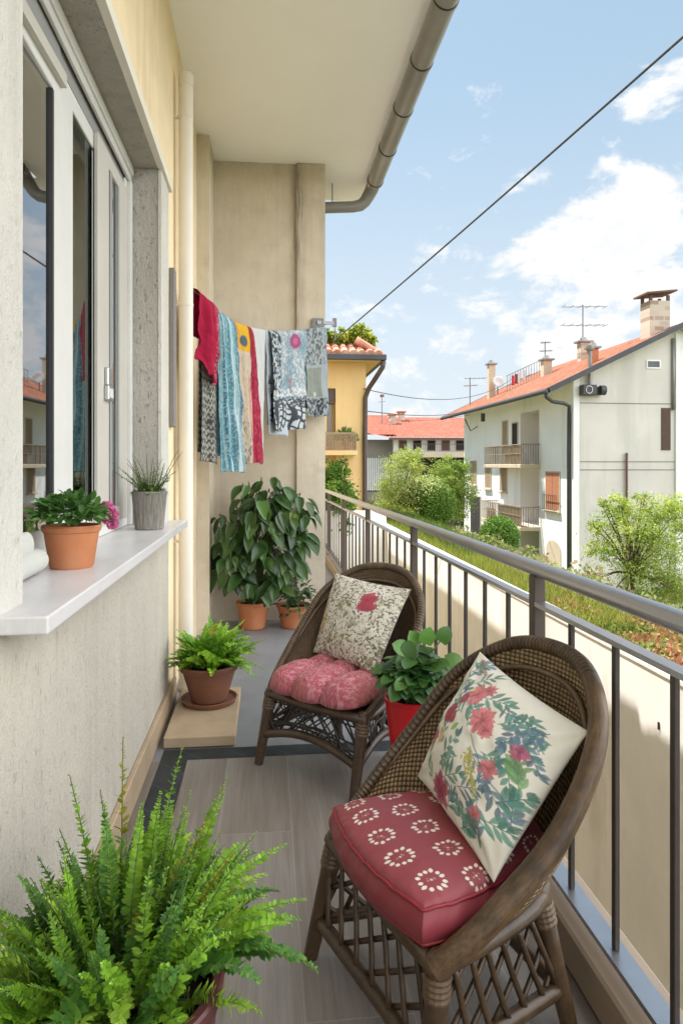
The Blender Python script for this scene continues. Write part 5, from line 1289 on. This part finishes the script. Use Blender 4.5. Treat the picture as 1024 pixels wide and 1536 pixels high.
# corner quoin strip on the gable and belt lines
bl_=MB()
for z in (4.17,1.50,1.13): bl_.bbox(X0+.3,XR,Yg-.030,Yg-.0125,z,z+.035,.004)
build('belt_line',bl_,M['ext_grey'],ah)
build('corner_pilaster',MB().bbox(18.72,19.35,Yg-.10,Yg-.001,ZB,7.45,.01),M['ext_white'],ah)
build('grey_pipe',MB().tube([(18.60,Yg-.08,7.2),(18.60,Yg-.08,3.9)],.07,10),M['gutter'],ah,smooth=True)
def gwin(x0,x1,z0,z1,mat,pane=None):
    f=build('window',ring2(x0,x1,z0,z1),M['ext_white'],ah)
    build('pane',MB().box(x0+.05,x1-.05,Yg-.02,Yg-.004,z0+.05,z1-.05),M[mat],f)
def ring2(x0,x1,z0,z1,w_=.06):
    return MB().box(x0,x0+w_,Yg-.05,Yg-.001,z0,z1).box(x1-w_,x1,Yg-.05,Yg-.001,z0,z1).box(x0+w_,x1-w_,Yg-.05,Yg-.001,z0,z0+w_).box(x0+w_,x1-w_,Yg-.05,Yg-.001,z1-w_,z1)
gwin(17.32,18.02,5.80,6.20,'far_glass')
vt=MB().bbox(18.05,18.50,Yg-.05,Yg-.001,2.05,4.0,.01)
vo=build('vent_grille',vt,M['shutter_brown'],ah); sl_=MB()
for k in range(24): sl_.bar((18.08,Yg-.06,2.1+k*.079),(18.47,Yg-.06,2.1+k*.079),.03,.025,(0,0,1))
build('slats',sl_,M['iron'],vo)
build('rust_pole',MB().tube([(16.32,Yg-.12,-4.3),(16.32,Yg-.12,1.92)],.055,9),M['shutter_brown'],ah,smooth=True)
build('vent_pipe',MB().tube([(14.55,Yg-.16,4.95),(14.55,Yg-.16,6.55)],.09,10).lathe([(.16,6.55),(.20,6.62),(.18,6.78),(.05,6.80)],14.55,Yg-.16,10),M['gutter'],ah,smooth=True,auto=40)
# air conditioner under the verge
ac=build('air_conditioner',MB().bbox(14.1,14.75,Yg-.42,Yg-.004,4.52,4.98,.02).tube([(14.95,Yg-.30,4.74),(15.18,Yg-.30,4.74)],.22,16).box(14.75,15.12,Yg-.25,Yg-.004,4.56,4.92),M['verge'],ah)
build('fan_ring',MB().tube([(14.28+.15*math.cos(q*pi/8)+.1,Yg-.43,4.75+.17*math.sin(q*pi/8)) for q in range(16)],.022,6,closed=True).tube([(15.19,Yg-.30+.13*math.cos(q*pi/8),4.74+.13*math.sin(q*pi/8)) for q in range(16)],.02,6,closed=True),M['chrome'],ac,smooth=True)
# facade windows (facing -X)
def fwin(y0,y1,z0,z1,mat,nm='window',sill=True,bars=False):
    xf=X0
    fr=MB().box(xf-.05,xf-.001,y0-.06,y0,z0-.06,z1+.06).box(xf-.05,xf-.001,y1,y1+.06,z0-.06,z1+.06).box(xf-.05,xf-.001,y0,y1,z1,z1+.06).box(xf-.05,xf-.001,y0,y1,z0-.06,z0)
    f=build(nm,fr,M['ext_beige'],ah); ym=(y0+y1)/2
    for a_,b_ in ((y0+.01,ym-.015),(ym+.015,y1-.01)): build('shutter',MB().bbox(xf-.045,xf-.002,a_,b_,z0+.01,z1-.01,.005),M[mat],f)
    if sill: build('sill',MB().bbox(xf-.16,xf-.002,y0-.15,y1+.15,z0-.14,z0-.065,.005),M['ext_beige'],f)
    if bars:
        bb=MB()
        for k in range(8):
            y=y0+(y1-y0)*k/7; bb.bar((xf-.2,y,z0),(xf-.2,y,z0+.7),.02,.02,(1,0,0))
        bb.bar((xf-.2,y0-.05,z0+.7),(xf-.2,y1+.05,z0+.7),.03,.03); bb.bar((xf-.2,y0-.05,z0),(xf-.2,y1+.05,z0),.03,.03); build('guard',bb,M['iron'],f)
fwin(44.1,45.4,.10,1.60,'shutter_tan'); fwin(41.1,42.2,-.06,1.42,'shutter_tan'); fwin(38.35,39.4,-.15,1.30,'shutter_tan')
fwin(31.15,32.7,-.80,1.0,'shutter_red',bars=True)
fwin(43.2,45.3,-3.2,-.75,'ext_dark',sill=False); fwin(40.4,41.8,-2.6,-1.35,'shutter_brown')
fwin(38.2,39.0,2.0,3.9,'shutter_tan',sill=False); fwin(36.6,37.4,1.45,3.7,'ext_dark','balcony_door',False)
ar=MB(); pts=[(31.0,-4.4),(32.7,-4.4),(32.7,-2.75)]+[(31.85+.85*math.cos(q*pi/10),-2.75+.45*math.sin(q*pi/10)) for q in range(1,10)]+[(31.0,-2.75)]
ar.prism([(y,z) for y,z in pts],'x',X0-.03,X0-.001); build('arched_door',ar,M['ext_beige'],ah)
def bal(y0,y1,zf,solid=None):
    b_=build('balcony',MB().bbox(X0-1.05,X0-.002,y0,y1,zf-.20,zf,.02),M['ext_beige'],ah)
    xa=X0-1.0; bb=MB()
    n=int((y1-y0)/.2)
    for k in range(n+1):
        y=y0+.05+(y1-y0-.1)*k/n; bb.bar((xa,y,zf+.005),(xa,y,zf+1.0),.032,.032,(1,0,0))
    for yy in (y0+.05,y1-.05):
        for k in range(8): x=xa+.13*k; bb.bar((x,yy,zf+.005),(x,yy,zf+1.0),.03,.03,(0,1,0))
        bb.bar((xa,yy,zf+1.02),(X0,yy,zf+1.02),.05,.05)
    bb.bar((xa,y0,zf+1.02),(xa,y1,zf+1.02),.06,.05); bb.bar((xa,y0,zf+.55),(xa,y1,zf+.55),.03,.03)
    build('railing',bb,M['balc_iron'],b_)
    if solid: build('panel',MB().bbox(xa+.03,xa+.06,solid[0],solid[1],zf+.05,zf+.95,.005),M['balc_panel'],b_)
    return b_
bal(33.5,39.4,1.40,(33.6,36.0)); bal(33.5,39.9,-1.80,(33.6,37.0))
build('eave_bracket',MB().tube([(X0-.05,43.8,3.9),(X0-.5,43.8,3.6),(X0-.9,43.8,4.4)],.04,6).box(X0-.9,X0-.7,40.2,40.4,4.0,4.5),M['iron'],ah)
# chimneys, antennas, roof rack
def chim(nm,x,y,w_,d_,h_,mat,cap,lab=None):
    zb=rz(x)-.25
    c_=build(nm,MB().bbox(x-w_/2,x+w_/2,y-d_/2,y+d_/2,zb,zb+h_,.015),M[mat],ah)
    zt=zb+h_
    cp=MB()
    if cap=='slab':
        for sx in (-1,1):
            for sy in (-1,1): cp.box(x+sx*(w_/2-.07)-.06,x+sx*(w_/2-.07)+.06,y+sy*(d_/2-.07)-.06,y+sy*(d_/2-.07)+.06,zt,zt+.26)
        cp.prism([(x-w_*.75,zt+.26),(x+w_*.75,zt+.42),(x+w_*.75,zt+.50),(x-w_*.75,zt+.34)],'y',y-d_*.72,y+d_*.72)
    else:
        cp.bbox(x-w_*.75,x+w_*.75,y-d_*.75,y+d_*.75,zt,zt+.10,.01); cp.lathe([(w_*.5,zt+.1),(w_*.3,zt+.3),(.01,zt+.32)],x,y,8)
    build('chimney_cap',cp,M['shutter_brown'] if cap=='slab' else M['gutter'],c_)
chim('chimney',18.3,30.6,1.0,.85,1.75,'brick_pale','slab')
chim('chimney',14.3,42.5,.42,.42,2.35,'ext_beige','top')
chim('chimney',17.6,36.5,.55,.5,1.2,'brick_pale','top')
chim('chimney',16.4,38.8,.5,.5,1.1,'ext_beige','top')
chim('chimney',15.35,30.9,.4,.4,.95,'terracotta','top')
def ant(x,y,h_,arms,lab):
    z=rz(x)
    t=thing('roof_antenna',lab,'antenna',(x,y,z),0,'antennas on the orange roof')
    build('mast',MB().tube([(x,y,z-.1),(x,y,z+h_)],.035,6),M['antenna'],t)
    m=MB()
    for zz,l0,l1,dy in arms:
        m.bar((x-l0,y,z+zz),(x+l1,y+.01,z+zz+.10),.04,.04)
        for k in range(6):
            q=-l0+(l0+l1)*k/5; m.bar((x+q,y-dy,z+zz+.05),(x+q,y+dy,z+zz+.05),.022,.022)
    build('arms',m,M['antenna'],t)
ant(17.75,36.9,3.1,((2.95,1.15,1.3,.30),(1.9,1.2,1.3,.35)),'tall television antenna with two long cross arms on the orange roof')
ant(16.5,39.2,2.0,((1.9,.25,.3,.2),(1.4,.3,.4,.2)),'medium antenna between the tall antenna and the roof laundry rack')
ant(13.75,45.3,1.9,((1.8,.35,1.3,.25),(1.3,.4,.5,.2)),'short antenna near the far low end of the orange roof')
# laundry rack on the roof
rk=thing('roof_rack','metal railing rack with washing on the orange roof','rack',(15.4,41.0,rz(15.4)))
m=MB(); z=rz(15.4)
for k in range(13):
    x=14.6+k*.17; m.bar((x,40.4,rz(x)),(x,40.4,z+1.0+.474*(x-15.4)),.025,.025,(0,1,0))
for dz in (.35,1.0): m.bar((14.55,40.4,z+dz-.40),(16.7,40.4,z+dz+.60),.04,.04)
build('rail',m,M['antenna'],rk)
for k,(x,mm) in enumerate(((14.95,'red_plastic'),(15.3,'frame_white'),(15.65,'frame_white'),(15.15,'piping'))): build('washing',MB().bbox(x-.09,x+.09,40.36,40.375,rz(x)+.25,rz(x)+.85,.003),M[mm],rk)
ds=MB().tube([(14.55,42.0,rz(14.55)),(14.55,42.0,rz(14.55)+.75)],.04,6); 
dt=thing('satellite_dish','small white satellite dish on the orange roof slope','dish',(14.55,42.0,rz(14.55)))
build('mast',ds,M['antenna'],dt); dd=MB(); dd.lathe([(.02,-.02),(.2,.015),(.38,.09),(.37,.10),(.2,.03),(.001,-.005)],0,0,20)
R0=Matrix.Rotation(math.radians(75),4,'X'); dd.v=[tuple(R0@Vector(p)+Vector((14.55,41.85,rz(14.55)+.8))) for p in dd.v]; build('reflector',dd,M['frame_white'],dt,smooth=True)

# ================================================================== FAR RED ROOFED HOUSE
fh=thing('far_house','distant low house with a long red tiled roof and a grey gable end','house',(18,66,-4.6))
FY=62.0
z0=2.50
w=MB().box(4,11.6,FY+.6,72,-4.7,3.70); build('grey_gable_wall',w,M['ext_grey'],fh)
w=MB().box(11.602,26,FY,72,2.55,3.80); build('upper_wall',w,M['ext_white'],fh)
build('beam',MB().box(11.602,26,FY-1.2,FY-.002,2.05,2.55),M['ext_beige'],fh)
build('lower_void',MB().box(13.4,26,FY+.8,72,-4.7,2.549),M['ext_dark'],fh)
w=MB().box(4,13.398,FY+.61,FY+.8,-4.7,-1.2).box(11.602,13.398,FY+.3,FY+.6,-4.7,2.549); build('lower_wall',w,M['ext_white'],fh)
gd=MB()
for k in range(14): x=8.9+k*.18; gd.box(x,x+.10,FY+.52,FY+.598,-1.0,2.0)
build('garage_slats',gd,M['ext_white'],fh)
build('garage_door',MB().box(8.9,11.55,FY+.56,FY+.597,-1.1,1.98),M['far_glass'],fh)
r_=MB()
def slope(xa,xb,yA,zA,yB,zB,xc,xd):
    n=90; vs=[];fs=[]
    for i in range(n+1):
        t=i/n; b_=.05*(i%2); vs += [(xa+(xb-xa)*t,yA,zA+b_),(xc+(xd-xc)*t,yB,zB+b_)]
        if i: k=2*i; fs.append((k-2,k,k+1,k-1))
    r_.add(vs,fs)
slope(10.9,27,FY-1.0,3.85,70,6.3,12.2,27)
slope(5,11.7,FY-.6,4.1,70,6.5,5,12.4)
r_.add([(4,FY-.3,5.3),(10.9,FY-1.0,3.86),(12.2,70,6.32),(4,70,6.8)],[(0,1,2,3)])
build('roof',r_,M['tiles_red'],fh,recalc=False)
build('fascia',MB().box(11,27,FY-1.05,FY-.95,3.66,3.84),M['shutter_brown'],fh)
for k in range(9):
    x=12.1+k*1.35; f=build('window',MB().box(x-.06,x+.76,FY-.06,FY-.002,2.66,3.66),M['ext_beige'],fh); build('pane',MB().box(x,x+.70,FY-.09,FY-.061,2.72,3.60),M['ext_dark' if k%3 else 'shutter_brown'],f)
rr=MB()
for k in range(70):
    x=13.4+k*.18; rr.bar((x,FY-1.18,2.55),(x,FY-1.18,3.25),.03,.03,(0,1,0))
rr.bar((13.3,FY-1.18,3.26),(26,FY-1.18,3.26),.05,.05); build('railing',rr,M['iron'],fh)
for x,y in ((13.6,68.5),(12.4,67)):
    zb=3.85+(y-61)*.27; c_=build('chimney',MB().bbox(x-.3,x+.3,y-.3,y+.3,zb-.3,zb+.8,.02),M['brick_pale'],fh); build('chimney_cap',MB().bbox(x-.45,x+.45,y-.45,y+.45,zb+.8,zb+.95,.02),M['terracotta'],c_)
at_=thing('roof_antenna','thin antenna on the distant red roof beyond the yellow house','antenna',(11.2,66,5.2))
build('mast',MB().tube([(11.2,66,5.0),(11.2,66,8.3)],.05,6),M['antenna'],at_); build('arms',MB().bar((11.0,66,8.1),(11.4,66,8.13),.05,.25).bar((10.85,66,7.5),(11.55,66,7.56),.04,.04),M['piping'],at_)

# ================================================================== OVERHEAD CABLES
def cable(label,a,b_,sag,r0,name='overhead_cable'):
    a=Vector(a); b_=Vector(b_); P=[a.lerp(b_,i/30)-Vector((0,0,sag*4*(i/30)*(1-i/30))) for i in range(31)]
    o=build(name,MB().tube([tuple(p) for p in P],r0,8),M['cable'],None,smooth=True); tag(o,label,'cable')
A_=W(500,512,13.0); B_=W(1050,10,5.6)
cable('thick black cable rising across the sky from the end wall to the upper right',A_,tuple(Vector(A_)+(Vector(B_)-Vector(A_))*2.1),.12,.0125)
cable('thin wire slung from the yellow house to the far end of the orange roof',W(545,583,21),W(770,566,45),.8,.014)
cable('thin level wire crossing above the distant red roof',W(545,616,21),W(705,615,46),.25,.016)
cable('faint wire dipping just above the distant red roof',W(590,630,58),W(705,622,46),.2,.014)
wp=thing('cable_post','short steel post on the yellow house roof holding the thick cable','post',(A_[0],A_[1],A_[2]-1.2)) if False else None

# ================================================================== SKY AND SUN
SUN=Vector((-.40,.26,.98)).normalized()
elev=math.asin(SUN.z); azim=math.atan2(SUN.x,SUN.y)
wd=bpy.data.worlds.new('World'); scn.world=wd; wd.use_nodes=True; nt=wd.node_tree; nt.nodes.clear()
def wn(t,**k):
    x=nt.nodes.new(t)
    for a_,v in k.items(): setattr(x,a_,v)
    return x
def wl(a_,b_): nt.links.new(a_,b_)
def wm(op,a_,b_=0.,c_=None):
    x=wn('ShaderNodeMath',operation=op)
    for i,v in enumerate((a_,b_,c_)):
        if v is None: continue
        if isinstance(v,bpy.types.NodeSocket): wl(v,x.inputs[i])
        else: x.inputs[i].default_value=v
    return x.outputs[0]
out=wn('ShaderNodeOutputWorld'); bg=wn('ShaderNodeBackground'); wl(bg.outputs[0],out.inputs[0])
sky=wn('ShaderNodeTexSky',sky_type='NISHITA'); sky.sun_disc=False; sky.sun_elevation=elev; sky.sun_rotation=azim; sky.air_density=1.0; sky.dust_density=1.2; sky.ozone_density=1.5
tc=wn('ShaderNodeTexCoord'); dirv=tc.outputs['Generated']
sx=wn('ShaderNodeSeparateXYZ'); wl(dirv,sx.inputs[0])
zz=wm('ADD',wm('MAXIMUM',sx.outputs[2],0.0),.10)
cx=wn('ShaderNodeCombineXYZ'); wl(wm('DIVIDE',sx.outputs[0],zz),cx.inputs[0]); wl(wm('DIVIDE',sx.outputs[1],zz),cx.inputs[1])
def wnoise(scale,detail,rough,vec=None,off=(0,0,0),sc=(1,1,1),dist=0):
    mp=wn('ShaderNodeMapping'); mp.inputs['Location'].default_value=off; mp.inputs['Scale'].default_value=sc; wl(vec or cx.outputs[0],mp.inputs[0])
    n=wn('ShaderNodeTexNoise'); n.inputs['Scale'].default_value=scale; n.inputs['Detail'].default_value=detail; n.inputs['Roughness'].default_value=rough; n.inputs['Distortion'].default_value=dist; wl(mp.outputs[0],n.inputs['Vector']); return n.outputs['Fac']
def wblob(px,py,rpx,amp,power=1.):
    d=Vector(W(px,py,1))-Vector((0,0,H)); d.normalize()
    r_=math.atan(rpx/F)
    vm=wn('ShaderNodeVectorMath',operation='DOT_PRODUCT'); wl(dirv,vm.inputs[0]); vm.inputs[1].default_value=d
    mr=wn('ShaderNodeMapRange',interpolation_type='SMOOTHSTEP'); mr.inputs[1].default_value=math.cos(r_); mr.inputs[2].default_value=1.0; mr.inputs[3].default_value=0; mr.inputs[4].default_value=amp
    wl(vm.outputs['Value'],mr.inputs[0]); return mr.outputs[0]
bias=None
for q in ((1000,370,150,.30),(900,390,130,.30),(1090,420,190,.30),(820,410,110,.26),(750,440,90,.24),(880,460,130,.22),(640,400,70,.15),(700,355,70,.16),(780,320,70,.16),(560,450,90,.13),(985,155,55,.16),(1015,135,45,.18),(600,560,160,.12),(760,540,180,.10),(1010,270,70,.12),(1000,500,160,.2)):
    b_=wblob(*q); bias=b_ if bias is None else wm('MAXIMUM',bias,b_)
n1=wnoise(7.5,10,.62,dirv,(3.1,1.2,.4),(1,1,1.7),.35); n2=wnoise(16,6,.6,dirv,(1,2,3),(1,1,1.8),.2)
nn_=wm('ADD',wm('MULTIPLY',wm('SUBTRACT',wm('ADD',wm('MULTIPLY',n1,.70),wm('MULTIPLY',n2,.30)),.5),1.55),.44)
# elsewhere in the sky: bright clouds added out of view to light the balcony
glob=wnoise(.8,5,.55,None,(7.3,2.1,0))
front=wn('ShaderNodeVectorMath',operation='DOT_PRODUCT'); wl(dirv,front.inputs[0]); front.inputs[1].default_value=(.33,.88,.33)
fm=wn('ShaderNodeMapRange',interpolation_type='SMOOTHSTEP'); fm.inputs[1].default_value=.68; fm.inputs[2].default_value=.90; fm.inputs[3].default_value=1; fm.inputs[4].default_value=0; wl(front.outputs['Value'],fm.inputs[0])
lob=wn('ShaderNodeVectorMath',operation='DOT_PRODUCT'); wl(dirv,lob.inputs[0]); lob.inputs[1].default_value=(.93,-.20,.31)
lm=wn('ShaderNodeMapRange',interpolation_type='SMOOTHSTEP'); lm.inputs[1].default_value=-.1; lm.inputs[2].default_value=.75; lm.inputs[3].default_value=.12; wl(lob.outputs['Value'],lm.inputs[0])
els=wm('MULTIPLY',fm.outputs[0],wm('MULTIPLY',wm('SUBTRACT',glob,.18),1.6))
dens=wm('ADD',wm('ADD',nn_,wm('MULTIPLY',bias,1.0)),wm('MULTIPLY',els,wm('MULTIPLY',lm.outputs[0],.75)))
mr=wn('ShaderNodeMapRange',interpolation_type='SMOOTHSTEP'); mr.inputs[1].default_value=.565; mr.inputs[2].default_value=.74; wl(dens,mr.inputs[0])
# cloud shading: thin edges bright, thick undersides slightly grey-blue
sh=wn('ShaderNodeMapRange',interpolation_type='SMOOTHSTEP'); sh.inputs[1].default_value=.84; sh.inputs[2].default_value=1.15; wl(wm('ADD',dens,wm('MULTIPLY',wnoise(9,6,.55,dirv,(0,0,.12),(1,1,2.2)),.25)),sh.inputs[0])
CLB=4.8
ccol=wn('ShaderNodeMix',data_type='RGBA'); wl(wm('MULTIPLY',sh.outputs[0],.8),ccol.inputs[0]); ccol.inputs[6].default_value=(CLB,CLB,CLB,1); ccol.inputs[7].default_value=(CLB*.84,CLB*.87,CLB*.91,1)
# veil of humid air low in the sky
veil=wn('ShaderNodeMapRange',interpolation_type='SMOOTHSTEP'); veil.inputs[1].default_value=.55; veil.inputs[2].default_value=-.02; veil.inputs[3].default_value=0; veil.inputs[4].default_value=.85; wl(sx.outputs[2],veil.inputs[0])
pale=wn('ShaderNodeMix',data_type='RGBA'); pale.inputs[0].default_value=.72; wl(sky.outputs[0],pale.inputs[6]); pale.inputs[7].default_value=(2.3,3.15,3.75,1)
vm_=wn('ShaderNodeMix',data_type='RGBA'); wl(veil.outputs[0],vm_.inputs[0]); wl(pale.outputs[2],vm_.inputs[6]); vm_.inputs[7].default_value=(3.9,4.2,4.45,1)
mx=wn('ShaderNodeMix',data_type='RGBA'); wl(mr.outputs[0],mx.inputs[0]); wl(vm_.outputs[2],mx.inputs[6]); wl(ccol.outputs[2],mx.inputs[7])
gain=wm('ADD',wm('MULTIPLY',wm('MULTIPLY',fm.outputs[0],mr.outputs[0]),wm('MULTIPLY',lm.outputs[0],2.9)),1.0)  # boosts the added out-of-view clouds as fill light
gm=wn('ShaderNodeVectorMath',operation='SCALE'); wl(mx.outputs[2],gm.inputs[0]); wl(gain,gm.inputs['Scale'])
wl(gm.outputs[0],bg.inputs[0]); bg.inputs[1].default_value=.12
sl=bpy.data.lights.new('sun','SUN'); sl.energy=5.0; sl.angle=math.radians(.53); sl.color=(1.0,.95,.89)
so=bpy.data.objects.new('sun',sl); col.objects.link(so); so.rotation_euler=SUN.to_track_quat('Z','Y').to_euler(); so.location=(0,0,30)

# ================================================================== CAMERA AND RENDER SETTINGS
cam=bpy.data.cameras.new('camera'); co=bpy.data.objects.new('camera',cam); col.objects.link(co)
co.location=(0,0,H); co.rotation_euler=(pi/2,0,-TH)
cam.sensor_fit='VERTICAL'; cam.sensor_height=36; cam.lens=F/1536*36; cam.shift_y=-(768-Y0)/1536; cam.clip_start=.02; cam.clip_end=3000
scn.camera=co
scn.view_settings.view_transform='Standard'; scn.view_settings.look='None'; scn.view_settings.gamma=1; scn.view_settings.exposure=.88
scn.view_settings.use_curve_mapping=False
cy=scn.cycles
cy.max_bounces=8; cy.diffuse_bounces=5; cy.glossy_bounces=4; cy.transparent_max_bounces=8; cy.transmission_bounces=4
cy.use_denoising=True
try: cy.denoiser='OPENIMAGEDENOISE'
except Exception: pass
cy.sample_clamp_indirect=6
